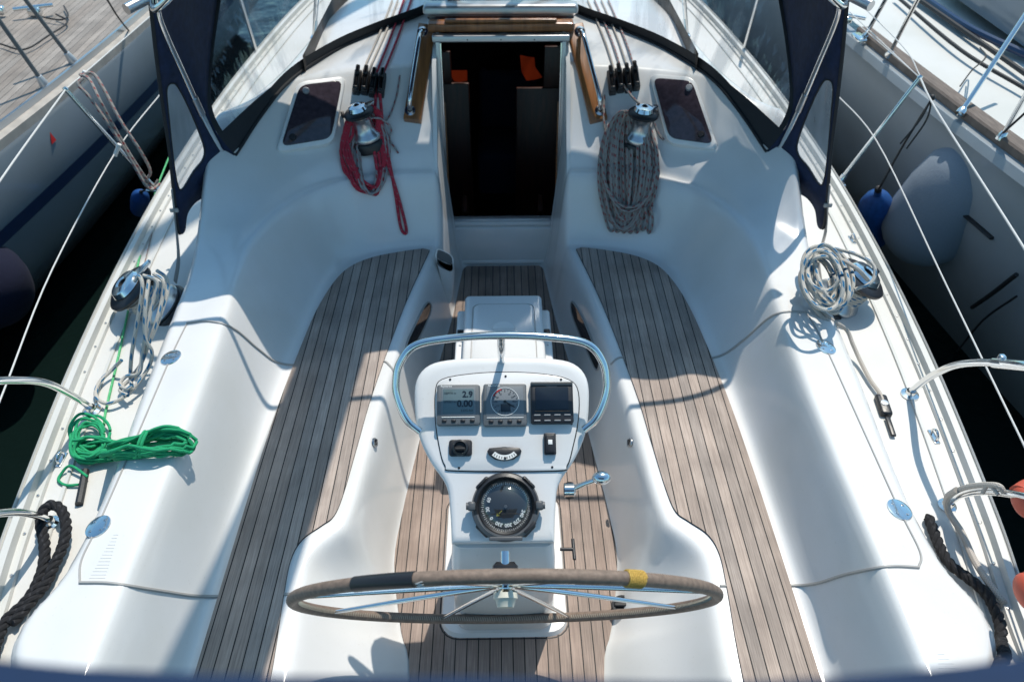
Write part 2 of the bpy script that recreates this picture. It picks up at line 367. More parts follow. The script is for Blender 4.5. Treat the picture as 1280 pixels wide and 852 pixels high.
    def text(s, txt, size, fr, x, y, z=.001, m=0, align='CENTER', bold=0, rot=0):
        cu = bpy.data.curves.new('t', 'FONT'); cu.body = txt; cu.size = size; cu.align_x = align; cu.align_y = 'CENTER'; cu.offset = bold*size; cu.resolution_u = 3
        ob = bpy.data.objects.new('t', cu); COL.objects.link(ob); dg = bpy.context.evaluated_depsgraph_get(); dg.update()
        me = ob.evaluated_get(dg).to_mesh(); c, sn = math.cos(rot), math.sin(rot)
        ids = [s.add(fr(x+v.co.x*c-v.co.y*sn, y+v.co.x*sn+v.co.y*c, z)) for v in me.vertices]
        for p in me.polygons: s.face([ids[i] for i in p.vertices], m)
        ob.evaluated_get(dg).to_mesh_clear(); bpy.data.objects.remove(ob); bpy.data.curves.remove(cu); return s
    def build(s, name, mats, parent=None, smooth=True, angle=40, label=None):
        if not isinstance(mats, (list, tuple)): mats = [mats]
        off = world_loc(parent) if parent else Vector((0, 0, 0))
        me = bpy.data.meshes.new(name); me.from_pydata([tuple(v-off) for v in s.v], [], s.f)
        for mt in mats: me.materials.append(mt)
        me.polygons.foreach_set('material_index', s.m)
        uvl = me.uv_layers.new(name='UVMap'); flat = [c for f in s.uv for uv in f for c in uv]
        if len(flat) == 2*len(uvl.data): uvl.data.foreach_set('uv', flat)
        me.validate(); me.update()
        bm = bmesh.new(); bm.from_mesh(me); bmesh.ops.recalc_face_normals(bm, faces=bm.faces) if s.f and len(s.f) < 60000 else None
        bm.to_mesh(me); bm.free()
        if smooth:
            me.polygons.foreach_set('use_smooth', [True]*len(me.polygons))
            me.set_sharp_from_angle(angle=math.radians(angle))
        o = bpy.data.objects.new(name, me); COL.objects.link(o)
        if parent: o.parent = parent
        if label: o['label'] = label
        return o
def world_loc(o):
    v = Vector((0, 0, 0))
    while o: v = v+o.location; o = o.parent
    return v
def root(name, label, cat, loc, group=None):
    o = bpy.data.objects.new(name, None); COL.objects.link(o); o.location = loc; o.empty_display_size = .1
    o['label'] = label; o['category'] = cat
    if group: o['group'] = group
    return o
def part_root(name, parent, loc, label=None):
    o = bpy.data.objects.new(name, None); COL.objects.link(o); o.parent = parent; o.location = Vector(loc)-world_loc(parent); o.empty_display_size = .05
    if label: o['label'] = label
    return o
def tag(o, label, cat, group=None):
    o['label'] = label; o['category'] = cat
    if group: o['group'] = group
    return o
# ------------------------------------------------------------------ setting
w = MB(); n0 = [w.add(p) for p in ((-400, -400, -.45), (400, -400, -.45), (400, 600, -.45), (-400, 600, -.45))]; w.face(n0)
wo = w.build('water', M['water']); wo['kind'] = 'structure'

yacht = root('sailing_yacht', 'white sailing yacht seen from its stern, teak cockpit with steering wheel and pedestal', 'sailing yacht', (0, 3, -.45))
# ------------------------------------------------------------------ the moulded deck and cockpit as one surface
A_ = [(.35, .3), (.365, 1.30), (.415, 1.5), (.475, 1.80), (.465, 2.06), (.43, 2.4), (.365, 3.0), (.31, 3.4), (.27, 3.85), (.24, 3.97), (0, 3.99)]
T_in = [(.745, .6), (.745, 1.1), (.765, 1.4), (.77, 1.55), (.745, 1.635), (.685, 1.695), (.645, 1.74), (.625, 1.85), (.605, 2.1), (.58, 2.4), (.50, 3.0), (.405, 3.5)]
B_ = [(.68, .3), (.69, 1.1), (.705, 1.4), (.71, 1.53), (.68, 1.60), (.63, 1.65), (.59, 1.70), (.565, 1.85), (.545, 2.1), (.52, 2.4), (.445, 3.0), (.375, 3.4), (.345, 3.6), (.335, 4.2), (0, 4.3)]
C_ = [(1.01, .3), (1.025, 1.4), (1.02, 2.2), (.99, 2.75), (.96, 3.05), (.91, 3.27), (.84, 3.40), (.72, 3.485), (.5, 3.54), (0, 3.56)]
D_ = [(1.10, .3), (1.12, 1.8), (1.15, 2.4), (1.18, 2.8), (1.17, 3.08), (1.07, 3.38), (.90, 3.57), (.65, 3.655), (.35, 3.68), (0, 3.68)]
E_ = [(1.0, .45), (1.2, .72), (1.30, .86), (1.37, .96), (1.42, 1.06), (1.42, 1.17), (1.375, 1.30), (1.365, 1.5), (1.375, 1.7), (1.42, 2.2), (1.47, 2.9), (1.495, 3.3), (1.49, 3.7), (1.43, 4.2), (1.34, 4.8), (1.17, 5.8), (.85, 7.2), (.4, 8.3), (0, 8.6)]
def smoothpoly(half, n=5):
    p = catmull([Vector((a, b, 0)) for a, b in half], n); return [(v.x, v.y) for v in p]
def closedpoly(half): h = smoothpoly(half); return np.array(h+[(-a, b) for a, b in h[::-1]])
def sdist(poly, X, Y):
    """signed distance, positive inside"""
    n = len(poly); d2 = np.full(X.shape, 1e9); ins = np.zeros(X.shape, bool)
    for i in range(n):
        ax, ay = poly[i]; bx, by = poly[(i+1) % n]; ex, ey = bx-ax, by-ay; l = ex*ex+ey*ey
        if l < 1e-12: continue
        t = np.clip(((X-ax)*ex+(Y-ay)*ey)/l, 0, 1); d2 = np.minimum(d2, (X-ax-t*ex)**2+(Y-ay-t*ey)**2)
        c = ((ay > Y) != (by > Y)); 
        if abs(ey) > 1e-12: ins ^= c & (X < ex*(Y-ay)/ey+ax)
    return np.where(ins, 1, -1)*np.sqrt(d2)
def ss(t, a=0., b=1.):
    t = np.clip((t-a)/(b-a), 0, 1); return t*t*(3-2*t)
ys = np.concatenate([np.arange(.62, 4.35, .009), np.arange(4.35, 8.7, .04)])
xs = np.arange(0, 1.56, .009)
XX, YY = np.meshgrid(xs, ys)
def heights(X, Y):
    a = sdist(closedpoly(A_), X, Y); b = sdist(closedpoly(B_), X, Y); c = sdist(closedpoly(C_), X, Y); d = sdist(closedpoly(D_), X, Y); e = sdist(closedpoly(E_), X, Y)
    zs = .42
    t = np.clip(-c/np.maximum(1e-6, -c+np.maximum(d, 0)), 0, 1); t = np.where(c > 0, 0, t)
    zo = zs+.38*(.25*ss(t)+.75*t**1.45)
    dd = np.maximum(-d, 0)
    wf = ss(Y, 2.75, 3.75)
    rise = .40*(.45*ss(dd, .0, .48)+.55*np.clip(dd/.44, 0, 1))+.010*ss(dd, 0, .03)-.034*np.exp(-((dd-.04)/.024)**2)
    roof = .10*np.clip(1-(X/1.25)**2, 0, 1)*ss(Y, 4.0, 4.9)-.12*ss(Y, 4.3, 8)
    zo = zo+wf*rise+roof*wf-.035*ss(dd, .02, .25)*(1-wf)
    # rounded outer edge down to the side deck
    ed = np.clip(e/.06, 0, 1); ez = np.sqrt(np.clip(1-(1-ed)**2, 0, 1))
    base = .60
    zo = np.where(e < 0, base-.03, base+(zo-base)*ez)
    # broad tumble of the cabin side forward
    side = ss(e, 0, .30); zo = np.where((Y > 3.4), base+(zo-base)*(1-(1-side)*.55*ss(Y, 3.4, 4.4)), zo)
    tb = np.clip(-a/np.maximum(1e-6, -a+np.maximum(b, 0)), 0, 1); tb = np.where(a > 0, 0, tb)
    g = .35*ss(tb)+.65*tb**1.15
    # a step moulded half way up the well side
    g = g+.05*np.sin(tb*2*PI)*(ss(Y, 3.6, 3.2))
    z = np.where(b > 0, g*zo, zo); z = np.where(a > 0, -.004, z)
    return z, e
ZZ, EE = heights(XX, YY)
# soften all creases a little (moulded radii)
def blur(Z, it):
    for _ in range(it):
        Zp = np.pad(Z, 1, mode='edge'); Zp[:, 0] = Zp[:, 2]
        Z = (Zp[:-2, 1:-1]+Zp[2:, 1:-1]+Zp[1:-1, :-2]+Zp[1:-1, 2:]+4*Z)/8
    return Z
fine = (YY < 4.3)
ZZ = np.where(fine & (EE > .03), blur(ZZ, 8), ZZ)
mb = MB(); ny, nx = XX.shape; idr = {}
holes = [] # (x0,x1,y0,y1) in real x, filled below by skylights
HATCHES = [(-.30, -.06, 5.16, 5.35), (.14, .44, 5.15, 5.36)]
def keep(x, y, e):
    if e < -.012: return False
    if abs(x) < .356 and 3.965 < y < 4.62: return False
    for (a, b, c, d) in HATCHES:
        if a < x < b and c < y < d: return False
    return True
ids = np.full((2, ny, nx), -1)
for sgn in (0, 1):
    for j in range(ny):
        for i in range(nx):
            if EE[j, i] < -.03: continue
            if sgn and i == 0: ids[1, j, 0] = ids[0, j, 0]; continue
            ids[sgn, j, i] = len(mb.v); mb.v.append(Vector((xs[i]*(-1 if sgn else 1), ys[j], float(ZZ[j, i]))))
for sgn in (0, 1):
    for j in range(ny-1):
        for i in range(nx-1):
            q = [ids[sgn, j, i], ids[sgn, j, i+1], ids[sgn, j+1, i+1], ids[sgn, j+1, i]]
            if min(q) < 0: continue
            cx = (xs[i]+xs[i+1])/2*(-1 if sgn else 1); cy = (ys[j]+ys[j+1])/2
            if not keep(cx, cy, (EE[j, i]+EE[j+1, i+1])/2): continue
            mb.face([int(k) for k in (q if not sgn else q[::-1])])
mould = mb.build('deck_moulding', M['gel'], yacht, angle=75)
bv1 = BVHTree.FromPolygons([tuple(v) for v in mb.v], mb.f)
# side deck
BEAM = [(1.30, .0), (1.50, .6), (1.60, 1.2), (1.68, 1.6), (1.80, 2.4), (1.885, 3.3), (1.92, 4.2), (1.90, 5.5), (1.75, 7.2), (1.4, 9), (.9, 10.6), (0.02, 12.2)]
bsm = smoothpoly(BEAM, 8)
def beam(y):
    for (x0, y0), (x1, y1) in zip(bsm, bsm[1:]):
        if y0 <= y <= y1: return x0+(x1-x0)*(y-y0)/(y1-y0)
    return bsm[-1][0]
dk = MB(); R = []
for (bx, by) in bsm: R.append([Vector((s*bx*k/6, by, .60+.012*(1-(k/6)**2))) for s in (-1, 1) for k in ((6, 5, 4, 3, 2, 1, 0) if s < 0 else (1, 2, 3, 4, 5, 6))])
# leave the cockpit and cabin area open: side decks only where y < 8
for s in (-1, 1):
    rr_ = []
    for (bx, by) in bsm:
        inner = 1.05 if by < .8 else (max(.0, min(1.35, 1.30 if by < 4.4 else 1.30-(by-4.4)*.22)) if by < 8.2 else 0.0)
        if by < .8: inner = .5
        inner = min(inner, bx-.02)
        rr_.append([Vector((s*(inner+(bx-inner)*k/6), by, .60)) for k in range(7)])
    dk.loft(rr_, closed=False)
deck = dk.build('side_deck', M['deck'], yacht)
bv2 = BVHTree.FromPolygons([tuple(v) for v in dk.v], dk.f)
def cast(px, py, off=0.0):
    r = ray(px, py).normalized(); best = None
    for bv in (bv1, bv2):
        h = bv.ray_cast(CAM, r)
        if h[0] is not None and (best is None or h[3] < best[3]): best = h
    if best is None: return P(px, py, .6), Vector((0, 0, 1))
    n = best[1]; n = n if n.z > 0 else -n
    return best[0]+n*off, n
def S(px, py, off=0.0): return cast(px, py, off)[0]
def Sd(x, y, off=0.0):
    best = None
    for bv in (bv1, bv2):
        h = bv.ray_cast(Vector((x, y, 3)), Vector((0, 0, -1)))
        if h[0] is not None and (best is None or h[0].z > best.z): best = h[0]
    return (best or Vector((x, y, .6)))+Vector((0, 0, off))
# hull sides
hl = MB()
for s in (-1, 1):
    hl.loft([[Vector((s*(bx+.012), by, .655)), Vector((s*(bx+.014), by, .60)), Vector((s*(bx-.01), by, .2)), Vector((s*(bx-.08), by, -.1)), Vector((s*max(.01, bx-.22), by, -.5))] for bx, by in bsm], closed=False)
hl.build('hull', M['gel'], yacht)
for s in (-1, 1):
    t = MB()
    R = []
    for bx, by in bsm[3:]:
        b0 = s*(bx+.004)
        R.append([Vector((b0+s*dx, by, .602+dz)) for dx, dz in ((-.055, 0), (-.052, .012), (-.03, .014), (-.026, .045), (-.004, .047), (.012, .03), (.014, -.02))])
    t.loft(R, closed=False)
    R2 = [[Vector((s*(bx-.115+dx), by, .603+dz)) for dx, dz in ((-.008, 0), (-.006, .005), (.006, .005), (.008, 0))] for bx, by in bsm[3:]]
    t.loft(R2, closed=False, m=1)
    for k in range(38):
        y = .9+k*.16; c = WF((s*(beam(y)-.038), y, .6165)); t.lathe(c, [(.0055, 0, 2), (.005, .002, 2), (0, .003, 2)], 8, 2)
    t.build('toe_rail', [M['hulldeck'], M['hulldeck'], M['satin']], yacht)

# ------------------------------------------------------------------ teak
def outline_sheet(name, half, mirror, z, mat, thick=.006, m2=None):
    pts = [(mirror*x, y) for x, y in half]
    bm = bmesh.new(); vs = [bm.verts.new((x, y, z+thick)) for x, y in pts]; f = bm.faces.new(vs)
    bmesh.ops.recalc_face_normals(bm, faces=[f])
    if f.normal.z < 0: f.normal_flip()
    # caulked margin, then bevelled edge down to the gelcoat
    r1 = bmesh.ops.inset_region(bm, faces=[f], thickness=.005, depth=0)
    for ff in r1['faces']: ff.material_index = 1
    ed = [e for e in bm.edges if e.is_boundary]
    ex = bmesh.ops.extrude_edge_only(bm, edges=ed)
    for g in ex['geom']:
        if isinstance(g, bmesh.types.BMVert): g.co.z -= thick+.006
        if isinstance(g, bmesh.types.BMFace): g.material_index = 1
    me = bpy.data.meshes.new(name); bm.to_mesh(me); bm.free()
    me.materials.append(mat); me.materials.append(M['black2'])
    off = world_loc(yacht)
    for v in me.vertices: v.co -= off
    o = bpy.data.objects.new(name, me); COL.objects.link(o); o.parent = yacht; return o
inner = smoothpoly(T_in, 5)
outer = smoothpoly([(.985, .6), (.99, 1.4), (.985, 2.2), (.955, 2.75), (.925, 3.03), (.875, 3.24), (.81, 3.36), (.70, 3.44), (.55, 3.49), (.44, 3.515)], 5)
bench = inner+outer[::-1]
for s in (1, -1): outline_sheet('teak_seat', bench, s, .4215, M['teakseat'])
ah = smoothpoly([(.345, .6), (.36, 1.30), (.41, 1.5), (.468, 1.80), (.458, 2.06), (.423, 2.4), (.358, 3.0), (.30, 3.4), (.262, 3.8), (.25, 3.90), (.225, 3.935)], 4)
ah = [(x, y) for x, y in ah]+[(-x, y) for x, y in ah[::-1]]
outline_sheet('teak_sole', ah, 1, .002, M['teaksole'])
# locker lid seams
def seam(pxs, r=.0055, name='locker_seal', mat='seal'):
    pts = []
    dense = catmull([Vector((a, b, 0)) for a, b in pxs], 14)
    for v in dense: 
        p = S(v.x, v.y, .0015)
        pts.append(p)
    # light smoothing
    for _ in range(3):
        pts = [pts[0]]+[(pts[i-1]+pts[i]*2+pts[i+1])/4 for i in range(1, len(pts)-1)]+[pts[-1]]
    b = MB(); b.tube(pts, r, 6); return b.build(name, M[mat], yacht)
seam([(234, 404), (262, 402), (292, 411), (322, 436), (350, 454), (400, 456), (470, 451), (487, 457), (497, 478)])
seam([(1008, 391), (985, 390), (962, 397), (930, 425), (900, 445), (860, 449), (800, 447), (775, 447), (764, 455)])
seam([(100, 728), (140, 729), (200, 738), (255, 745), (330, 743), (372, 742)])
seam([(1148, 709), (1110, 708), (1060, 717), (1020, 729), (980, 732), (900, 732)])
seam([(234, 404), (213, 448), (165, 560), (122, 658), (102, 700), (100, 728)], .0035)
seam([(1008, 391), (1030, 430), (1080, 540), (1124, 637), (1150, 690), (1148, 709)], .0035)
for (px, py) in ((214, 447), (123, 658), (1032, 434), (1124, 637)):
    p, n = cast(px, py, .001); b = MB(); f = axisframe(p, n)
    b.lathe(f, [(.042, 0), (.041, .003), (.036, .0045), (0, .005)], 32)
    b.box(Fr(p, (0.1, 1, 0), (1, 0, 0)), (0, 0, -.0035 if False else .006), (.085, .010, .004), .002)
    for k in range(4): b.lathe(axisframe(f(.026*math.cos(PI/4+k*PI/2), .026*math.sin(PI/4+k*PI/2), .0048), n), [(.005, 0, 1), (.004, .0015, 1), (0, .001, 1)], 8, 1)
    b.build('hinge_plate', [M['steel'], M['satin']], yacht)
# cut-outs in the well sides: dark storage windows with rubber rims
def recess(pxl, d, side):
    pts = [PY_(px, py, side) for px, py in pxl]
    return pts
def well_panel(pxs, name, mat_rim, mat_in, label=None, rim=.008):
    pts = [S(a, b, .004) for a, b in pxs]
    pts = catmull(pts, 4, True); c = sum(pts, Vector())/len(pts); b = MB()
    b.tube(pts, rim, 6, 0, closed=True)
    ii = [b.add(p) for p in pts]; ci = b.add(c)
    for k in range(len(ii)): b.face((ii[k], ii[(k+1) % len(ii)], ci), 1)
    return b.build(name, [M[mat_rim], M[mat_in]], yacht)
well_panel([(536, 378), (538, 388), (528, 412), (517, 432), (508, 438), (508, 428), (520, 402), (530, 382)], 'side_window', 'seal', 'screen', rim=.005)
well_panel([(716, 377), (715, 390), (724, 415), (736, 442), (746, 462), (750, 452), (742, 428), (728, 395)], 'side_window', 'seal', 'screen', rim=.005)
for (px, py, s) in ((467, 553, -1), (789, 553, 1)):   # small locker latches in the well side
    p, n = cast(px, py, .004); n = Vector((-s*.93, -.05, .36)).normalized(); f = Fr(p, (0, 1, 0), n.cross(Vector((0, 1, 0)))); f = Fr(p, Vector((0, 1, 0)), Vector((-s*-.36, 0, .93)))
    if f.z.x*s > 0: f.z = -f.z
    b = MB(); b.lathe(axisframe(p, f.z), [(.020, 0), (.019, .006), (.012, .007), (.010, .003, 1), (0, .003, 1)], 20); b.box(f, (0, 0, .008), (.030, .008, .008), .002, 1)
    b.build('locker_latch', [M['satin'], M['black']], yacht)
# floor hatch handle under the wheel and drain
p, n = cast(779, 757, .002); b = MB(); b.lathe(axisframe(p, (0, 0, 1)), [(.045, 0), (.043, .008), (.034, .01), (.03, .004, 1), (0, .004, 1)], 24); b.box(WF(p), (0, 0, .012), (.07, .018, .012), .004, 1)
b.build('foot_switch', [M['black'], M['black2']], yacht)
p, n = cast(785, 757, .001)
# winch handle pocket at the front of the well
b = MB(); p0 = PY(549, 318, 3.62); f = Fr(PY(552, 345, 3.52), (.9, .2, 0), (0, .15, 1))
rim = [PY(a, c, 3.40) for a, c in ((545, 315), (548, 311), (563, 318), (567, 326), (563, 331), (546, 323))]
bot = [PY(a, c, 3.46) for a, c in ((548, 330), (551, 330), (566, 334), (568, 345), (564, 376), (557, 374))]
rc = catmull(rim, 4, True); bc = catmull(bot, 4, True); b.loft([bc, rc], cap1=False, cap0=True)
c = sum(rc, Vector())/len(rc); inn = [c+(q-c)*.86 for q in rc]; dn = [q-Vector((0, 0, .05)) for q in inn]
b.loft([rc, inn], cap0=False, cap1=False); b.loft([inn, dn], m=1, cap0=False)
b.build('winch_handle_pocket', [M['white'], M['grey']], yacht)

# ------------------------------------------------------------------ companionway
cw = part_root('companionway', yacht, (0, 4.0, .3))
b = MB()
# sill and riser between the sole and the sill, with side cheeks
b.box(WF(), (0, 4.005, .29), (.74, .07, .03), .008); b.box(WF(), (0, 3.995, .135), (.72, .08, .28), .012)
b.box(WF(), (0, 3.975, .02), (.56, .05, .05), .02)
for s in (-1, 1):
    # cheek wall from the sole up to the cabin top
    pr = [(3.62, .30), (3.66, .62), (3.72, .80), (3.85, .96), (3.95, 1.10), (4.05, 1.24), (4.30, 1.33), (4.30, -.02), (3.96, -.02), (3.80, .12)]
    a = [Vector((s*.350, y, z)) for y, z in pr]; c = [Vector((s*.372, y, z)) for y, z in pr]
    b.loft([a, c] if s > 0 else [c, a])
b.build('companionway_surround', M['gel'], cw)
def post(s, x, w_, d_, off, name, mat, z0=.31, z1=1.33):
    b = MB(); y0, y1 = 3.97+off, 4.16+off
    pts = [Vector((s*x, y0+(y1-y0)*(z0-.31)/1.02, z0)), Vector((s*x, y0+(y1-y0)*(z1-.31)/1.02, z1))]
    d = (pts[1]-pts[0]).normalized(); f = Fr((pts[0]+pts[1])/2, (1, 0, 0), d.cross(Vector((1, 0, 0)))); f = Fr((pts[0]+pts[1])/2, (1, 0, 0), Vector((0, -d.z, d.y)))
    b.box(f, (0, 0, 0), (w_, d_, (pts[1]-pts[0]).length), .004); return b.build(name, mat, cw)
for s in (-1, 1):
    post(s, .340, .026, .05, 0, 'door_frame', M['frame']); post(s, .325, .010, .03, -.022, 'washboard_runner', M['steel'], .62, 1.33)
    post(s, .323, .012, .02, .03, 'door_edge_trim', M['woodside'], .31, 1.0)
b = MB(); b.box(WF(), (0, 4.01, .308), (.66, .04, .016), .004); b.build('door_sill', M['frame'], cw)
b = MB(); b.box(WF(), (0, 4.165, 1.345), (.74, .05, .035), .006)
for x in (-.18, 0, .18): b.lathe(axisframe((x, 4.138, 1.342), (0, -1, .3)), [(.004, 0, 1), (.003, .003, 1), (0, .003, 1)], 8)
b.build('door_header', [M['frame'], M['black']], cw)
b = MB(); b.box(Fr((0, 4.20, 1.395), (1, 0, 0), (0, .95, .25)), (0, 0, 0), (.78, .055, .05), .008); b.box(Fr((0, 4.19, 1.425), (1, 0, 0), (0, .95, .25)), (0, 0, 0), (.60, .02, .02), .004)
b.build('hatch_handle_board', M['wood'], cw)
b = MB(); b.box(Fr((0, 4.70, 1.405), (1, 0, 0), (0, 1, -.03)), (0, 0, 0), (.80, .84, .05), .012, 1)
b.box(Fr((0, 4.31, 1.45), (1, 0, 0), (0, 1, 0)), (0, 0, 0), (.84, .10, .06), .018)
b.build('sliding_hatch', [M['frame'], M['smoke']], cw)
for s in (-1, 1):
    # teak base of the handrail, lying on the sloping cabin face
    b = MB(); ctr = [Vector((s*.475, 3.86, 0)), Vector((s*.465, 4.0, 0)), Vector((s*.455, 4.13, 0)), Vector((s*.445, 4.32, 0))]
    lo = PY(632+s*117, 150, 3.86); hi = PY(626+s*92, 30, 4.28)
    d = (hi-lo).normalized(); f = Fr((lo+hi)/2, (1, 0, 0), Vector((0, d.y, d.z))); L = (hi-lo).length
    tp = Fr((lo+hi)/2, d.cross(f.z).normalized()*(1), d)
    fr_ = Fr(tp.o, tp.x, tp.y)
    if fr_.z.z < 0: fr_ = Fr(tp.o, -tp.x, tp.y)
    b.box(fr_, (0, 0, -.02), (.095, L, .045), .004)
    b.build('handrail_base', M['wood'], cw)
    b = MB(); q = lambda a, c, h: fr_(a, c, h)
    xo = .018*(1 if fr_.x.x*s > 0 else -1)
    b.stube([q(xo, -L/2+.05, .005), q(xo, -L/2+.075, .045), q(xo, -L/2+.12, .062), q(xo, 0, .066), q(xo, L/2-.12, .062), q(xo, L/2-.06, .02)], lambda i, n: .0125 if 8 < i < n-8 else .012, 12, n=8)
    for e in (-L/2+.05, L/2-.05): b.lathe(Fr(q(xo, e, .002), fr_.x, fr_.y), [(.030, 0), (.029, .004), (.016, .006), (.014, .012)], 20)
    b.build('handrail', M['steel'], cw)
# cabin interior
b = MB(); f = WF()
def quadface(b, pts, m=0): b.face([b.add(p) for p in pts], m)
X0, X1, Y0, Y1, Z0, Z1 = -1.05, 1.05, 4.035, 7.2, -1.1, 1.16
quadface(b, [(X0, Y0, Z0), (X1, Y0, Z0), (X1, Y1, Z0), (X0, Y1, Z0)]); quadface(b, [(X0, Y1, Z0), (X1, Y1, Z0), (X1, Y1, 1.3), (X0, Y1, 1.3)])
quadface(b, [(X0, Y0, Z0), (X0, Y1, Z0), (X0, Y1, 1.3), (X0, Y0, 1.3)]); quadface(b, [(X1, Y0, Z0), (X1, Y1, Z0), (X1, Y1, 1.3), (X1, Y0, 1.3)])
for s in (-1, 1): quadface(b, [(s*.375, Y0, Z0), (s*1.05, Y0, Z0), (s*1.05, Y0, .95), (s*.375, Y0, 1.0)])
quadface(b, [(-.36, Y0, Z0), (.36, Y0, Z0), (.36, Y0, .27), (-.36, Y0, .27)])
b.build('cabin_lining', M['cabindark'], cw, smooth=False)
b = MB(); 
for (x0, x1, y, z0, z1) in ((-1.0, -.22, 5.05, -1.05, .735), (-1.0, -.335, 5.05, .735, .95), (.10, 1.0, 5.05, -1.05, .70), (.285, 1.0, 5.05, .7, .98)): b.box(WF(), ((x0+x1)/2, y, (z0+z1)/2), (x1-x0, .03, z1-z0), .006)
for k in range(4): b.box(WF(), (0, 4.35+.16*k, .05-.27*k), (.46, .20, .03), .005)
for x in (-.24, .24): b.box(Fr((x, 4.6, -.35), (1, 0, 0), (0, .9, -1.5)), (0, 0, 0), (.03, 1.5, .12), .005)
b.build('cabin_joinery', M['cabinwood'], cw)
for pp in (((564, 88), (574, 88), (584, 88), (584, 101), (575, 103), (568, 102), (565, 97)), ((650, 69), (660, 71), (668, 72), (669, 84), (678, 97), (668, 100), (658, 101), (652, 90))):
    b = MB(); q = [PY(x_, y_, 5.045) for x_, y_ in pp]; c_ = sum(q, Vector())/len(q); ci = b.add(c_); ii = [b.add(v) for v in q]
    for k in range(len(q)): b.face((ii[k], ii[(k+1) % len(q)], ci))
    b.build('cabin_curtain', M['curtain'], cw)
b = MB(); b.box(WF(), (-.02, 5.9, -.35), (.36, .55, .5), .05); b.box(WF(), (.06, 6.3, .0), (.5, .14, .7), .06); b.build('cabin_cushion', M['cushion'], cw)
for (x0, x1, y0, y1) in HATCHES:
    b = MB(); cz = max(Sd(x, y).z for x in (x0-.03, x1+.03) for y in (y0-.03, y1+.03))
    fr_ = WF(((x0+x1)/2, (y0+y1)/2, cz-.012)); W_, H_ = x1-x0+.05, y1-y0+.05
    o = rr(W_, H_, .03); i = rr(W_-.05, H_-.05, .02)
    A1 = [fr_(p[0], p[1], -.02) for p in o]; A2 = [fr_(p[0], p[1], .025) for p in o]; A3 = [fr_(p[0], p[1], .025) for p in i]; A4 = [fr_(p[0], p[1], -.02) for p in i]
    b.loft([A1, A2, A3, A4, A1], cap0=False, cap1=False); ii = [b.add(fr_(p[0], p[1], .012)) for p in i]; b.face(ii, 1)
    b.build('skylight', [M['frame'], M['vinyl']], yacht)

# ------------------------------------------------------------------ cabin hatches (aft facing, smoked acrylic)
def hatch(cor):
    pts = [S(a, c, .0) for a, c in cor]; c = sum(pts, Vector())/4
    ex = ((pts[1]-pts[0])+(pts[2]-pts[3])).normalized(); ey = ((pts[3]-pts[0])+(pts[2]-pts[1])).normalized(); f = Fr(c, ex, ey)
    if f.z.z < 0: f = Fr(c, -ex, ey)
    q = [f.loc(p)[:2] for p in pts]
    def rounded(q, rad, sc):
        cx = sum(p[0] for p in q)/4; cy = sum(p[1] for p in q)/4; q = [((p[0]-cx)*sc+cx, (p[1]-cy)*sc+cy) for p in q]; out = []
        for i in range(4):
            a, b_, c_ = Vector(q[i-1]), Vector(q[i]), Vector(q[(i+1) % 4]); d1 = (a-b_).normalized(); d2 = (c_-b_).normalized()
            p1 = b_+d1*rad; p2 = b_+d2*rad
            for k in range(6):
                t = k/5; out.append(tuple(p1*(1-t)**2+b_*2*t*(1-t)+p2*t*t))
        return out
    h = part_root('hatch', yacht, c)
    fb = MB(); fb.plate(f, rounded(q, .05, 1.0), -.05, .028, .010); fb.build('hatch_frame', M['white'], h)
    g = MB(); g.plate(f, rounded(q, .045, .86), .02, .036, .003); g.build('hatch_glass', M['smoke'], h)
    cx = sum(p[0] for p in q)/4; cy = sum(p[1] for p in q)/4
    sx = 1 if c.x > 0 else -1
    far = max(q, key=lambda p: p[1]+p[0]*.001*sx)
    for (u, v, mt) in ((-.3, .33, 'frame'), (.3 if False else -.28, -.33, 'black')):
        # knobs near the top and bottom
        x = cx+(q[2][0]-q[3][0])*u*(1 if c.x < 0 else -1)*-1*-1+(q[3][0]-q[0][0])*v; y = cy+(q[3][1]-q[0][1])*v
        k = MB(); k.lathe(Fr(f(x, y, .036), f.x, f.y), [(.018, 0), (.018, .006), (.014, .012), (0, .013)], 20); k.build('hatch_knob', M[mt], h)
    l = MB(); xx = cx-sx*(q[1][0]-q[0][0])*.5*.97; l.box(f, (xx, cy-.03, .016), (.016, .035, .016), .003); l.build('hatch_hinge', M['black'], h)
hatch([(344, 192), (416, 182), (433, 96), (371, 106)])
hatch([(835, 182), (899, 189), (868, 100), (811, 93)])

# ------------------------------------------------------------------ winches
def winch(base, axis, r, h, mats=None):
    w_ = part_root('winch', yacht, base); f = axisframe(base, axis)
    b = MB(); b.lathe(f, [(r*1.30, -.03), (r*1.30, h*.05), (r*1.22, h*.10), (r*1.0, h*.12)], 40); b.build('winch_base', M['black'], w_)
    b = MB(); b.lathe(f, [(r*1.12, h*.12), (r*1.16, h*.17), (r*1.08, h*.24), (r*.88, h*.30), (r*.74, h*.42), (r*.72, h*.58), (r*.82, h*.70), (r*.98, h*.74), (r*.98, h*.76)], 48); b.build('winch_drum', M['satin'], w_)
    b = MB(); b.lathe(f, [(r*.95, h*.755), (r*1.16, h*.77), (r*1.18, h*.83), (r*1.05, h*.87), (r*.6, h*.885)], 48); b.build('winch_tailer', M['black'], w_)
    b = MB(); b.lathe(f, [(r*.72, h*.86), (r*.78, h*.90), (r*.66, h*.985), (r*.34, h*1.02), (r*.30, h*1.02), (r*.22, h*1.0), (r*.20, h*.95, 1), (0, h*.95, 1)], 40)
    # stripper arm
    o = [(-.35*r, -.42*r), (.35*r, -.42*r), (.62*r, .1*r), (1.22*r, .75*r), (1.15*r, .95*r), (.35*r, .60*r), (-.2*r, .55*r)]
    b.plate(f, o, h*.875, h*.93, .003)
    b.build('winch_cap', [M['steel'], M['black2']], w_); return w_
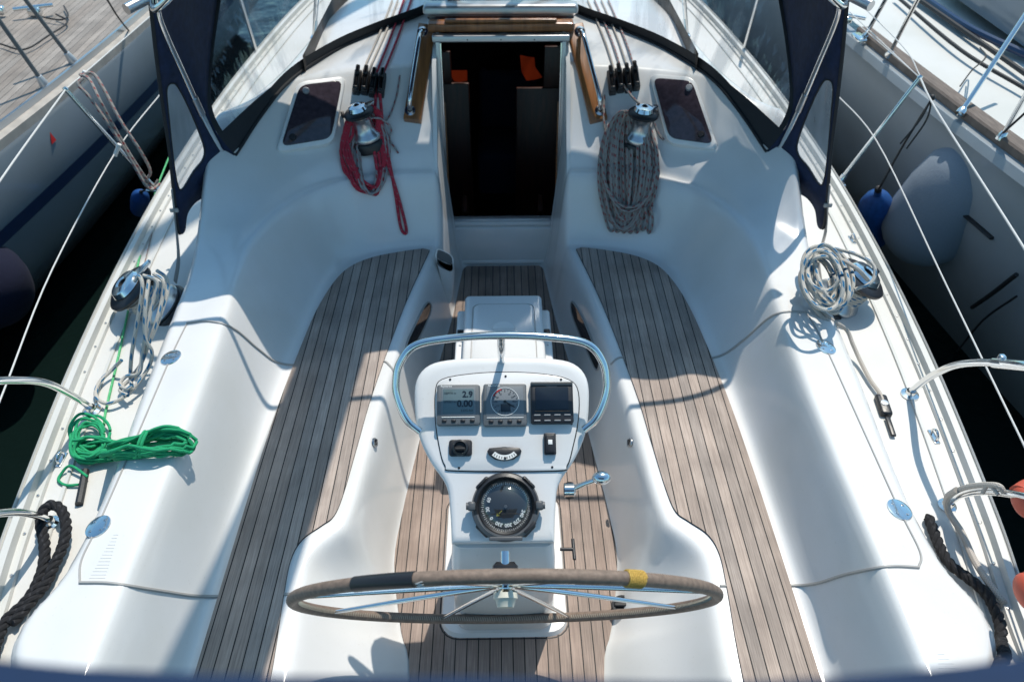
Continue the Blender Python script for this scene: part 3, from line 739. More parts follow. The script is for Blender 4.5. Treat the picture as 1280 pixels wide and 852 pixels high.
W1 = S(462, 178); winch(W1, (-.20, -.04, 1), .068, .215)
W2 = S(797, 180); winch(W2, (.06, -.04, 1), .068, .215)
W3 = S(206, 386); winch(W3-Vector((0, 0, .01)), (-.52, -.20, .86), .102, .235)
W4 = S(1040, 378); winch(W4-Vector((0, 0, .01)), (.46, -.12, .90), .102, .23)
# ------------------------------------------------------------------ rope clutches
for (px, py, s) in ((462, 108, -1), (779, 104, 1)):
    p, n = cast(px, py); d = Vector((-s*.10*0, 1, 0)); ey = (d-n*d.dot(n)).normalized(); f = Fr(p, ey.cross(n), ey)
    if f.z.dot(n) < 0: f = Fr(p, -ey.cross(n), ey)
    b = MB()
    for k in range(4):
        x = (k-1.5)*.043; dy = .006*(k % 2)
        b.box(f, (x, dy, .022), (.039, .125, .06), .007)
        b.box(f, (x, -.005+dy, .064), (.031, .105, .035), .013); b.box(f, (x, .045+dy, .082), (.022, .055, .022), .008); b.box(f, (x, -.055+dy, .074), (.026, .02, .03), .006)
    b.build('rope_clutch', M['black'], yacht)

# ------------------------------------------------------------------ cockpit table / locker box between the seats
lk = part_root('cockpit_box', yacht, (0, 2.7, 0))
b = MB(); ztop = .52
def R_(px, py, z): return P(px, py, z)
y1 = P(632, 368, ztop).y; y0 = 2.36
b.box(WF(), (0.0, (y0+y1)/2, ztop/2), (.375, y1-y0, ztop), .016); b.build('box_body', M['gel'], lk)
b = MB(); o = rr(.285, .42, .035); f = WF((0, y1-.29, ztop))
b.plate(f, o, .0, .004, .002); b.build('box_lid', M['gel'], lk)
b = MB(); pts = [f(.145*a, .21*c, .002) for a, c in [(x/.1425, y/.21) for x, y in rr(.290, .424, .036)]]; b.tube(pts, .0018, 6, closed=True); b.build('lid_seam', M['seal'], lk)
b = MB(); b.lathe(Fr(f(-.0, .02, .004), (1, 0, 0), (0, 1, 0)), [(.055, 0), (.052, .004), (.044, .002), (0, .0015)], 32, a0=0, a1=PI); b.build('lid_grip', M['gel'], lk)
for s in (-1, 1):
    b = MB(); b.box(WF(), (s*.205, y1-.32, ztop/2-.03), (.042, .55, ztop-.06), .01); b.box(WF(), (s*.205, y1-.24, ztop-.055), (.030, .07, .012), .003, 1)
    b.lathe(WF((s*.205, y1-.31, ztop-.06)), [(.006, 0, 2), (.005, .003, 2), (0, .003, 2)], 10); b.build('table_leaf', [M['white'], M['black'], M['satin']], lk)

# ------------------------------------------------------------------ steering pedestal
PB = Vector((0.0, 1.30, .80)); PT = Vector((0.0, 1.82, 1.15))
XC = -.008
pf = Fr((XC, PB.y, PB.z), (1, 0, 0), PT-PB)     # local: u across, v up the slope, z out
def PL(px, py, h=0):
    r = ray(px, py); o = pf.o+pf.z*h; t = (o-CAM).dot(pf.z)/r.dot(pf.z); p = CAM+r*t; l = pf.loc(p); return (l[0], l[1])
ped = part_root('steering_pedestal', yacht, (XC, 1.7, 0))
hw_px = [(569, 679), (567, 640), (562, 606), (541, 575), (527, 540), (523, 505), (525, 472), (541, 453), (575, 447), (632, 445), (690, 447), (722, 455), (739, 474), (742, 505), (736, 545), (722, 575), (703, 606), (699, 640), (698, 679)]
head = [PL(a, c) for a, c in hw_px]
lft = head[:9]; rgt = head[10:][::-1]; sym = []
half = [((r_[0]-l_[0])/2, (r_[1]+l_[1])/2) for l_, r_ in zip(lft, rgt)]; ctr = ((lft[0][0]+rgt[0][0])/2)
hs = catmull([Vector((a, c, 0)) for a, c in half]+[Vector((0.0, head[9][1], 0))], 4)
outl = [(-v.x, v.y) for v in hs]+[(v.x, v.y) for v in hs[::-1][1:]]
outl = outl[::-1]
b = MB()
cyv = .30
def ringo(d, h, vs=1.0): 
    return [pf(p[0]*(1-d/.26), cyv+(p[1]-cyv)*(1-d/.32), h) for p in outl]
b.loft([ringo(.05, -.16), ringo(.012, -.10), ringo(.0, -.05), ringo(0, -.015), ringo(.004, -.004), ringo(.012, .002), ringo(.03, .004)])
# column down to the sole
def colring(w_, ya, yf, z, r_=.05): return [Vector((XC+x, (ya+yf)/2+y, z)) for x, y in rr(w_, yf-ya, r_, 5)]
b.loft([colring(.50, 1.465, 2.14, .003, .075), colring(.485, 1.475, 2.13, .028, .07), colring(.40, 1.50, 2.06, .034, .06), colring(.37, 1.465, 2.00, .07, .05), colring(.345, 1.37, 1.82, .5, .04), colring(.325, 1.325, 1.75, .72, .03), colring(.31, 1.34, 1.74, .80, .03)])
b.build('pedestal_body', M['gel'], ped)
b = MB(); b.tube(colring(.508, 1.461, 2.144, .004, .077), .005, 6, closed=True); b.build('base_seal', M['black2'], ped)
# instrument panel plate
pn_px = [(571, 588), (557, 582), (550, 560), (545, 525), (545, 490), (553, 475), (590, 468), (632, 466), (675, 468), (710, 475), (722, 490), (722, 525), (715, 560), (708, 582), (694, 588)]
pl_ = [PL(a, c) for a, c in pn_px]; cm = (pl_[0][0]+pl_[-1][0])/2
pc = [(v.x-0, v.y) for v in catmull([Vector((a, c, 0)) for a, c in pl_], 4, True)]
b = MB(); pc2 = pc[::-1]; b.plate(pf, pc2, .002, .011, .003); b.tube([pf(a, c, .004) for a, c in pc], .0035, 6, 1, closed=True)
for (a, c) in ((563, 475), (632, 471), (701, 475), (714, 530), (574, 585), (690, 584)):
    u, v = PL(a, c); b.lathe(Fr(pf(u, v, .011), pf.x, pf.y), [(.004, 0, 2), (.003, .002, 2), (0, .002, 2)], 10)
panel = b.build('instrument_panel', [M['gel'], M['black2'], M['black']], ped)
def boxpx(x0, y0, x1, y1, h=0):
    a = PL(x0, y1, h); c = PL(x1, y0, h); m_ = ((a[0]+c[0])/2, (a[1]+c[1])/2); a2 = PL(x0, (y0+y1)/2, h); c2 = PL(x1, (y0+y1)/2, h); return Fr(pf(m_[0], m_[1], .011), pf.x, pf.y), abs(c2[0]-a2[0]), abs(c[1]-a[1])
# left: digital display
def inst_body(b, W, H, m=0):
    b.plate(F_, rr(W, H, .008), 0, .022, .004, m=m)
F_, W, H = boxpx(546, 481, 600, 532, .02)
b = MB(); inst_body(b, W, H); sw, sh = W*.76, H*.66; cy_ = H*.08
sub = Fr(F_(0, cy_, .022), F_.x, F_.y)
b.plate(sub, rr(sw*1.04, sh*1.05, .004), -.004, .0006, .0003, m=5); b.plate(sub, rr(sw*.94, sh*.92, .003), -.004, .0012, .0003, m=1)
b.text('2.9', sh*.32, sub, sw*.44, sh*.25, .0022, 2, 'RIGHT', .025); b.text('0.00', sh*.34, sub, sw*.44, -sh*.10, .0022, 2, 'RIGHT', .03)
b.text('DEPTH m', sh*.11, sub, -sw*.44, sh*.30, .0022, 2, 'LEFT'); b.text('SPEED kn', sh*.12, sub, -sw*.44, -sh*.02, .0022, 2, 'LEFT'); b.text('LOG 0.0', sh*.12, sub, sw*.44, -sh*.35, .0022, 2, 'RIGHT')
b.text('Raymarine', H*.065, F_, -W*.28, H*.455, .0226, 3, 'CENTER', .02)
b.box(F_, (0, -H*.31, .023), (sw, .0025, .002), .0005, 3)
for k in range(4): b.box(F_, ((k-1.5)*W*.215, -H*.40, .023), (W*.11, H*.075, .006), .003, 4)
b.build('depth_display', [M['grey'], M['lcd'], M['lcddark'], M['lettering'], M['black'], M['dial']], ped)
# middle: wind dial
F_, W, H = boxpx(604, 480, 658, 533, .02)
b = MB(); inst_body(b, W, H); sub = Fr(F_(0, H*.07, .022), F_.x, F_.y)
b.plate(sub, rr(W*.86, H*.72, .004), -.004, .0006, .0003, m=1); R0 = H*.335
b.lathe(sub, [(R0, .001, 3), (R0, .0022, 3), (R0*.965, .0022, 3), (R0*.965, .001, 3)], 48)
b.lathe(sub, [(R0*.93, .0018, 5), (R0*.85, .0018, 5)], 10, a0=math.radians(105), a1=math.radians(155))
for k in range(24):
    a = k*PI/12; rr0 = R0*(.78 if k % 2 == 0 else .85); f3 = Fr(sub(rr0*math.cos(a), rr0*math.sin(a), .0018), sub.x*math.cos(a)+sub.y*math.sin(a), sub.y*math.cos(a)-sub.x*math.sin(a)); b.box(f3, (0, 0, 0), (R0*(.16 if k % 2 == 0 else .08), R0*.035, .0006), .0001, 2)
b.plate(Fr(sub(.002, -R0*.45, .001), sub.x, sub.y), rr(R0*.68, R0*.55, .001), 0, .0012, .0002, m=2)
a = math.radians(-32); f3 = Fr(sub(R0*.30, -R0*.18, .0035), sub.x*math.cos(a)+sub.y*math.sin(a), sub.y*math.cos(a)-sub.x*math.sin(a)); b.box(f3, (0, 0, 0), (R0*.85, R0*.07, .001), .0003, 4)
b.lathe(Fr(sub(0, 0, .001), sub.x, sub.y), [(R0*.1, 0, 4), (R0*.09, .004, 4), (0, .004, 4)], 16)
for i, (tx, ang) in enumerate((('30', 60), ('60', 30), ('90', 0), ('30', 120), ('60', 150), ('90', 180), ('120', -30), ('120', 210))): b.text(tx, R0*.17, sub, R0*.60*math.cos(math.radians(ang)), R0*.60*math.sin(math.radians(ang)), .002, 2)
b.text('Raymarine', H*.065, F_, -W*.25, H*.455, .0226, 3, 'CENTER', .02)
b.box(F_, (0, -H*.31, .023), (W*.84, .0025, .002), .0005, 3)
for k in range(4): b.box(F_, ((k-1.5)*W*.215, -H*.40, .023), (W*.11, H*.075, .006), .003, 4)
b.build('wind_dial', [M['grey'], M['dial'], M['lcddark'], M['lettering'], M['black'], M['red']], ped)
# right: dark chart display
F_, W, H = boxpx(663, 478, 716, 530, .02)
b = MB(); inst_body(b, W, H)
b.box(F_, (0, H*.46, .014), (W*1.0, H*.09, .026), .004, 3); sub = Fr(F_(0, H*.10, .0221), F_.x, F_.y); b.plate(sub, rr(W*.78, H*.55, .003), -.003, .0008, .0003, m=1)
b.text('Raymarine', H*.06, F_, 0, H*.40, .0226, 2)
b.box(F_, (0, -H*.205, .0225), (W*.82, .0014, .001), .0003, 4)
for r_ in range(2):
    for k in range(4): b.box(F_, ((k-1.5)*W*.235, -H*(.30+.13*r_), .023), (W*.15, H*.035, .003), .001, 2)
b.build('autopilot_display', [M['black'], M['screen'], M['greyletter'], M['grey'], M['wood'], M['red']], ped)
# socket with cap, inclinometer, rocker switch
F_, W, H = boxpx(561, 549, 590, 570, .02); b = MB(); b.plate(F_, rr(W, H, .010), 0, .012, .003); b.lathe(Fr(F_(0, 0, .012), F_.x, F_.y), [(W*.36, 0), (W*.34, .012), (W*.26, .016), (W*.24, .008, 1), (0, .008, 1)], 24); b.box(F_, (0, -H*.1, .028), (W*.45, H*.16, .008), .002, 1)
b.build('power_socket', [M['black'], M['black2']], ped)
F_, W, H = boxpx(609, 558, 652, 576, .02); b = MB()
o = [(-W/2, H*.2), (-W*.46, -H*.05), (-W*.28, -H*.38), (0, -H*.5), (W*.28, -H*.38), (W*.46, -H*.05), (W/2, H*.2), (W*.44, H*.42), (0, H*.5), (-W*.44, H*.42)][::1]
b.plate(F_, o, 0, .014, .003)
b.lathe(Fr(F_(0, H*.9, .0145), F_.x, F_.y), [(H*1.34, 0, 1), (H*1.34, .001, 1), (H*1.00, .001, 1), (H*1.0, 0, 1)], 20, a0=math.radians(-132), a1=math.radians(-48))
for k in range(9):
    a = math.radians(-126+9*k); f3 = Fr(F_(H*1.2*math.cos(a), H*.9+H*1.2*math.sin(a), .0158), F_.x*math.cos(a)+F_.y*math.sin(a), F_.y*math.cos(a)-F_.x*math.sin(a)); b.box(f3, (0, 0, 0), (H*.16, H*.05, .0004), .0001, 0)
b.ball(F_(.002, -H*.32, .0155), H*.10, 0)
b.build('inclinometer', [M['black'], M['lettering']], ped)
F_, W, H = boxpx(680, 541, 695, 568, .02); b = MB(); b.plate(F_, rr(W, H, .004), 0, .014, .003); b.plate(Fr(F_(0, 0, .012), F_.x, F_.y), rr(W*.7, H*.84, .002), 0, .010, .003, m=0); b.plate(Fr(F_(0, H*.06, .020), F_.x, F_.y), rr(W*.35, H*.22, .001), 0, .0035, .0005, m=1)
b.build('rocker_switch', [M['black'], M['lettering']], ped)
# compass
u, v = PL(632, 633, .02); cf = Fr(pf(u, v, .0), pf.x, pf.y)
b = MB(); RR = .101
b.lathe(cf, [(RR*1.02, -.01), (RR*1.03, .018), (RR*.98, .034), (RR*.88, .040), (RR*.83, .034), (RR*.80, .018)], 48)
b.lathe(cf, [(RR*1.0, .030, 1), (RR*1.01, .040, 1), (RR*.90, .046, 1), (RR*.84, .040, 1)], 22, m=1, a0=math.radians(195), a1=math.radians(345))
b.box(cf, (0, -RR*.93, .044), (.10, .012, .006), .003, 1); b.box(Fr(cf(RR*.72, -RR*.62, .046), (cf.x+cf.y*.9), (cf.y-cf.x)), (0, 0, 0), (.045, .010, .004), .002, 0)
for s in (-1, 1): b.box(cf, (s*RR*1.02, .002, .034), (.024, .028, .030), .006, 1); b.lathe(axisframe(cf(s*RR*1.08, .002, .038), cf.x*s), [(.011, 0, 1), (.011, .010, 1), (0, .010, 1)], 16)
for a in (45, 135, 225, 315):
    ca = math.radians(a); b.box(Fr(cf(RR*.97*math.cos(ca), RR*.97*math.sin(ca), .026), cf.x*math.cos(ca)+cf.y*math.sin(ca), cf.y*math.cos(ca)-cf.x*math.sin(ca)), (0, 0, 0), (.018, .05, .024), .006, 0)
b.lathe(cf, [(RR*.80, .018, 2), (RR*.70, .012, 2), (RR*.5, .016, 2), (0, .022, 2)], 40, m=2)
for k in range(72):
    a = 2*PI*k/72; r0 = RR*.70; f3 = Fr(cf(r0*math.cos(a), r0*math.sin(a), .0175), cf.x*math.cos(a)+cf.y*math.sin(a), cf.y*math.cos(a)-cf.x*math.sin(a)); b.box(f3, (0, 0, 0), (.005 if k % 2 else .008, .0014, .0005), .0001, 3)
for i, tx in enumerate(('240', '270', '300', '330', '0', '30', '60')):
    a = math.radians(-22-30*i); r0 = RR*.54; b.text(tx, .0150, cf, r0*math.cos(a), r0*math.sin(a), .0215, 3, 'CENTER', .03, rot=a-PI/2 if False else a+PI/2+PI)
a = math.radians(-135); f3 = Fr(cf(RR*.27*math.cos(a), RR*.27*math.sin(a), .024), cf.x*math.cos(a)+cf.y*math.sin(a), cf.y*math.cos(a)-cf.x*math.sin(a))
b.box(f3, (-.004, 0, 0), (.014, .002, .001), .0002, 4)
tri = [f3(.003, -.006), f3(.013, 0), f3(.003, .006), f3(.007, 0)]; b.face([b.add(p) for p in tri], 4)
b.lathe(Fr(cf(0, 0, .018), cf.x, cf.y), [(.006, 0, 1), (.004, .012, 1), (0, .012, 1)], 12)
b.lathe(cf, [(RR*.82, .026, 5), (RR*.78, .042, 5), (RR*.67, .060, 5), (RR*.48, .072, 5), (RR*.22, .077, 5), (0, .079, 5)], 40, m=5)
b.build('compass', [M['black'], M['darkgrey'], M['card'], M['lettering'], M['yellowmark'], M['dome']], ped)
# guard rail
g_px = [(530, 538), (514, 524), (503, 500), (500, 478), (505, 452), (524, 430), (570, 422), (632, 419), (695, 422), (738, 431), (758, 453), (764, 478), (761, 500), (750, 524), (735, 538)]
pts = [P(a, c, 1.03+(540-c)/121*.27) for a, c in g_px]
pts = [(p+Vector((2*XC-q.x, q.y, q.z)))/2 for p, q in zip(pts, pts[::-1])]
b = MB(); b.stube(pts, .0125, 14, n=8); top = pts[7]; b.stube([top, top+Vector((0, .002, -.06)), PT+Vector((XC, -.012, -.01))], .0115, 12)
b.build('guard_rail', M['steel'], ped)
# throttle lever, T-handle
b = MB(); h0 = P(713, 612, .86); h1 = P(752, 597, .93); b.box(WF(P(712, 613, .85)), (0, 0, 0), (.03, .04, .05), .008, 0); b.lathe(axisframe(h0, (1, 0, 0)), [(.022, -.02), (.022, .01), (.016, .016), (0, .016)], 20, 1)
b.tube([h0, h0+(h1-h0)*.5+Vector((0, 0, .004)), h1], lambda i, n: .008 if i else .011, 12, 1); b.ball(h1, .024, 1, 20, (1.25, .9, .9)); b.build('throttle_lever', [M['black'], M['steel']], ped)
b = MB(); k0 = P(700, 686, .55); k1 = P(717, 686, .55); b.tube([k0, k1], .006, 10); b.tube([k1+Vector((0, .04, .0)), k1-Vector((0, .04, 0))], .006, 10); b.build('engine_stop_handle', M['black'], ped)
# autopilot opening in the aft face
b = MB(); q0 = Vector((XC, 1.352, .60)); f = Fr(q0, (1, 0, 0), Vector((0, -.12, .5)).normalized()); b.plate(f, [(-.055, -.015), (.055, -.015), (.055, .012), (.03, .024), (-.03, .024), (-.055, .012)], -.004, .003, .001)
b.build('column_vent', M['black'], ped)
b = MB(); f = Fr(Vector((XC, 1.375, .50)), (1, 0, 0), Vector((0, -.12, .5)).normalized()); b.plate(f, rr(.24, .14, .012), -.004, .004, .002); b.build('column_cover', M['gel'], ped)

# ------------------------------------------------------------------ steering wheel
HC = P(632, 753, .78); UP = Vector((0, -.418, .908)).normalized(); NA = Vector((1, 0, 0)).cross(UP)   # aft normal
if NA.y > 0: NA = -NA
WR = .598
sw_ = part_root('steering_wheel', yacht, HC)
def wp(t, r=WR, a=0): return HC+Vector((1, 0, 0))*(r*math.sin(t))+UP*(r*math.cos(t))+NA*a
b = MB(); n = 144; b.tube([wp(2*PI*k/n) for k in range(n)], .0165, 16, closed=True); 
# stitching along the inside of the rim
for k in range(int(2*PI*WR/.0085)):
    t = 2*PI*k/int(2*PI*WR/.0085); c = wp(t, WR-.0158); tg = (wp(t+.01)-wp(t)).normalized()
    b.tube([c-NA*.006+tg*.002+UP*0, wp(t, WR-.0172), c+NA*.006-tg*.002], .0010, 4, 1, caps=False)
b.build('wheel_rim', [M['leather'], M['stitch']], sw_)
def wrap(t0, t1, r, mat, name, turns=0):
    b = MB(); m_ = 24; b.tube([wp(t0+(t1-t0)*k/m_) for k in range(m_+1)], r, 16)
    if turns:
        pp = []
        for k in range(turns*14+1):
            a = 2*PI*k/14; t = t0+(t1-t0)*k/(turns*14); rad = Vector((math.sin(t), 0, 0))+UP*math.cos(t); pp.append(wp(t)+(rad*math.cos(a)+NA*math.sin(a))*(r+.0008))
        b.tube(pp, .0016, 5)
    return b.build(name, M[mat], sw_)
wrap(math.radians(-35.5), math.radians(-19.5), .0182, 'black', 'black_grip_wrap', 0)
wrap(math.radians(27.2), math.radians(31.6), .0190, 'yellow', 'yellow_marker_wrap', 9)
b = MB()
for sgn in (-1, 1):   # crossed stitches next to the black wrap
    for k in range(5):
        t = math.radians(-18.6+.22*0); a0 = math.radians(40+k*26); rad = lambda t, a: wp(t)+((Vector((math.sin(t), 0, 0))+UP*math.cos(t))*math.cos(a)+NA*math.sin(a))*.0172
        b.tube([rad(math.radians(-18.8), a0), rad(math.radians(-17.2), a0+sgn*.25)], .0011, 4)
b.build('rim_stitches', M['lettering'], sw_)
for k in range(8):
    t = math.radians(22.5+45*k); b = MB(); p0 = wp(t, .026, -.048); p1 = wp(t, WR*.5, -.026); p2 = wp(t, WR-.012, 0)
    b.stube([p0, p1, p2], lambda i, n: .0085-.0025*i/n, 10, n=6); b.build('wheel_spoke', M['steel'], sw_)
b = MB(); f = axisframe(HC-NA*.055, NA); b.lathe(f, [(.015, -.09), (.015, -.03), (.026, -.018), (.030, -.006), (.030, .012), (.026, .022), (.02, .026)], 32); b.build('wheel_hub', M['steel'], sw_)
b = MB(); b.lathe(Fr(f(0, 0, .028), f.x, f.y), [(.034, 0), (.036, .016), (.030, .02), (.024, .040), (0, .043)], 32)
for k in range(6): b.box(Fr(f(.029*math.cos(k*PI/3), .029*math.sin(k*PI/3), .034), f.x*math.cos(k*PI/3)+f.y*math.sin(k*PI/3), f.y*math.cos(k*PI/3)-f.x*math.sin(k*PI/3)), (0, 0, 0), (.012, .012, .024), .003)
b.build('wheel_nut', M['cream'], sw_)
b = MB(); b.box(Fr(wp(0, 0, -.09), (1, 0, 0), UP), (0, .0, 0), (.075, .035, .05), .012); b.build('wheel_brake', M['black'], sw_)

# ------------------------------------------------------------------ sprayhood
hood = part_root('sprayhood', yacht, (0, 3.6, 1.0), 'navy canvas sprayhood with clear vinyl windows and steel bows')
HX = 620.0
def hoodplane(s):
    f0 = PY(HX+s*333, 199, 3.53); t0 = PY(HX+s*428, 0, 3.14); e0 = P(HX+s*394, 290, .72)
    f0, t0, e0 = [Vector((s*abs(q.x), q.y, q.z)) for q in (f0, t0, e0)]
    return Fr(f0, t0-f0, e0-f0)
HP = {s: hoodplane(s) for s in (-1, 1)}
def HQ(s, off, py, h=0):
    f = HP[-1]; r = ray(HX-off, py); t = (f.o-CAM).dot(f.z)/r.dot(f.z); p = CAM+r*t
    p = Vector((s*abs(p.x), p.y, p.z))
    return p
def bowpt(s, k):
    path = [HQ(s, o_, y_) for o_, y_ in ((333, 199), (348, 180), (368, 143), (393, 88), (412, 46), (422, 20), (424, 2))]
    q = path[-1]
    path += [Vector((s*(abs(q.x)-.02), 3.12, q.z+.12)), Vector((s*1.18, 3.14, 1.95)), Vector((s*.97, 3.13, 2.00)), Vector((s*.5, 3.30, 2.09)), Vector((0, 3.42, 2.13))]
    return path
bow = bowpt(-1, 0)[:-1]+bowpt(1, 0)[::-1]
b = MB(); bowc = catmull(bow, 6); b.tube(bowc, .0135, 12)
b.build('hood_bow', M['steel'], hood)
gr = [Vector((s_*x_, y_, z_)) for s_ in (-1, 1) for x_, y_, z_ in ((1.30, 3.02, 1.86), (1.10, 2.98, 1.99), (.8, 2.98, 2.05), (.4, 3.05, 2.12), (.02, 3.10, 2.15))][:5]+[Vector((x_, y_, z_)) for x_, y_, z_ in ((.4, 3.05, 2.12), (.8, 2.98, 2.05), (1.10, 2.98, 1.99), (1.30, 3.02, 1.86))]
b = MB(); b.stube([Vector((-1.36, 3.14, 1.86))]+gr+[Vector((1.36, 3.14, 1.86))], .014, 12); b.build('hood_grab_rail', M['steel'], hood)
for s in (-1, 1):
    ft = bowpt(s, 0)[0]; b = MB(); b.box(Fr(ft, (1, 0, 0), (0, 1, 0)), (0, 0, -.005), (.045, .05, .035), .006); b.tube([ft+Vector((-.03, 0, .004)), ft+Vector((.03, 0, .004))], .007, 8); b.build('bow_foot', M['satin'], hood)
    q0, q1 = bowpt(s, 0)[2], bowpt(s, 0)[2]*.6+bowpt(s, 0)[3]*.4; b = MB(); b.tube([q0, q1], .017, 12); b.build('bow_joint', M['satin'], hood)
bl = [((333, 192), 3.56), ((298, 140), 3.84), ((262, 99), 4.07), ((208, 64), 4.28), ((160, 42), 4.46), ((112, 24), 4.62), ((70, 8), 4.76)]
base = []
for (o_, y_), yy in bl:
    q = (S(HX-o_, y_, .006)+Vector((-S(HX+o_, y_, .006).x, S(HX+o_, y_, .006).y, S(HX+o_, y_, .006).z)))/2; base.append(Vector((-abs(q.x), q.y, q.z)))
base = base+[Vector((0, base[-1].y+.02, base[-1].z+.03))]+[Vector((-p.x, p.y, p.z)) for p in base[::-1]]
Epts = [base[0]]
for (o_, y_), yy in (((349, 166), 3.47), ((360, 140), 3.50), ((361, 110), 3.56), ((357, 60), 3.70), ((350, 5), 3.84), ((345, -40), 3.95)):
    q = PY(HX-o_, y_, yy); Epts.append(Vector((-abs(q.x), q.y, q.z)))
Epts.append(Vector((-1.25, 4.0, 1.92)))
Ec = catmull(Epts, 6)
def Eat(t):
    x = t*(len(Ec)-1); i = min(int(x), len(Ec)-2); return Ec[i].lerp(Ec[i+1], x-i)
topc = [Epts[-1], Vector((-1.12, 4.10, 1.97)), Vector((-.95, 4.20, 2.02)), Vector((-.75, 4.26, 2.06)), Vector((-.5, 4.30, 2.09)), Vector((-.3, 4.31, 2.11)), Vector((-.1, 4.32, 2.12)), Vector((0, 4.32, 2.12))]
topc = topc+[Vector((-p.x, p.y, p.z)) for p in topc[::-1][1:]]
bc = catmull(base, 6); tc = catmull(topc, 6); nn = len(bc)
def between(k, t, bulge=.05):
    p = bc[k]*(1-t)+tc[k]*t; p = p+Vector((p.x*.03, .05, .03))*math.sin(PI*t)
    for sd in (0, 1):
        kk = k if sd == 0 else nn-1-k
        if kk < 16:
            w_ = (1-kk/16)**2; q = bc[0]*(1-t)+tc[0]*t; q = q+Vector((q.x*.03, .05, .03))*math.sin(PI*t); d = (Eat(t)-q)*w_
            p = p+Vector((d.x*(1 if sd == 0 else -1), d.y, d.z))
    return p
b = MB(); rows = [[between(k, t) for k in range(0, nn)] for t in [.055+.93*i/14 for i in range(15)]]; b.loft(rows, closed=False)
b.build('hood_window', M['vinyl'], hood)
b = MB(); b.tube(bc, .012, 8, flat=.8)
b.build('hood_base_rail', M['border'], hood)
b = MB(); b.loft([[between(k, t)+Vector((0, -.002, 0)) for k in range(nn)] for t in (0.0, .02, .04, .06)], closed=False)
wb = lambda k: .055+.075*max(0, 1-min(k, nn-1-k)/9)
b.loft([[between(k, wb(k)*q)+Vector((0, -.002, 0)) for k in range(nn)] for q in (.3, .5, .7, .85, 1.0)], closed=False)
for sd in (0, 1):
    kk = [0, 1] if sd == 0 else [nn-2, nn-1]
    L_ = []
    for i in range(25):
        t = i/24; p0, p1 = between(kk[0] if sd == 0 else kk[1], t), between(kk[1] if sd == 0 else kk[0], t); d = (p1-p0); d = d.normalized()*.035
        L_.append([p0, p0+d*.5+Vector((0, -.003, 0)), p0+d+Vector((0, -.002, 0))])
    b.loft(L_, closed=False)
b.build('hood_window_border', M['border'], hood)
for sgn in (-1, 1):
    kc = nn//2+sgn*6
    b = MB(); b.loft([[between(k, t)+Vector((0, -.004, 0)) for k in (kc-1, kc, kc+1)] for t in (.05, .3, .6, 1.0)], closed=False); b.build('hood_window_border', M['border'], hood)
    b = MB(); b.tube([between(kc, .04)+Vector((0, -.03, 0)), between(kc, .9)+Vector((0, -.03, 0))], .0135, 10); b.build('hood_front_strut', M['steel'], hood)
def cloth(b, rings): b.loft(rings, closed=False)
for s in (-1, 1):
    b = MB()
    bw = catmull(bowpt(s, 0)[:9], 6); m_ = len(bw)
    rings = []
    for k in range(m_):
        p = bw[k]; q = Eat(k/(m_-1)); q = Vector((s*abs(q.x), q.y, q.z))
        rings.append([p*(1-t)+q*t+Vector((s*.03, 0, 0))*math.sin(PI*t)+Vector((s*.010*math.sin(7*t+k*.25)*math.sin(PI*t)*(1-(k/(m_-1))**4), 0, 0))-Vector((s*.03, 0, 0))*math.sin(PI*t)*(k/(m_-1))**4 for t in [j/12 for j in range(13)]])
    cloth(b, rings)
    o = b.build('hood_side_canvas', M['navy'], hood); sol = o.modifiers.new('thick', 'SOLIDIFY'); sol.thickness = .003
b = MB()
bw_all = catmull(bowpt(-1, 0)[8:-1]+bowpt(1, 0)[8:][::-1], 8); m_ = len(bw_all)
tcc = [tc[int(round(k*(nn-1)/(m_-1)))] for k in range(m_)]
cloth(b, [[bw_all[k]*(1-t)+tcc[k]*t+Vector((0, 0, .05))*math.sin(PI*t)*math.sin(PI*k/(m_-1)) for t in [j/8 for j in range(9)]] for k in range(m_)])
o = b.build('hood_roof_canvas', M['navy'], hood); sol = o.modifiers.new('thick', 'SOLIDIFY'); sol.thickness = .003
def fillpoly(outer, hole=None):
    bm = bmesh.new()
    def loop(pts):
        vs = [bm.verts.new(p) for p in pts]; return [bm.edges.new((vs[i], vs[(i+1) % len(vs)])) for i in range(len(vs))]
    e = loop(outer)+(loop(hole) if hole else [])
    bmesh.ops.triangle_fill(bm, use_beauty=True, use_dissolve=False, edges=e)
    V = [v.co.copy() for v in bm.verts]; bm.verts.index_update(); Fc = [[v.index for v in f.verts] for f in bm.faces]; bm.free(); return V, Fc
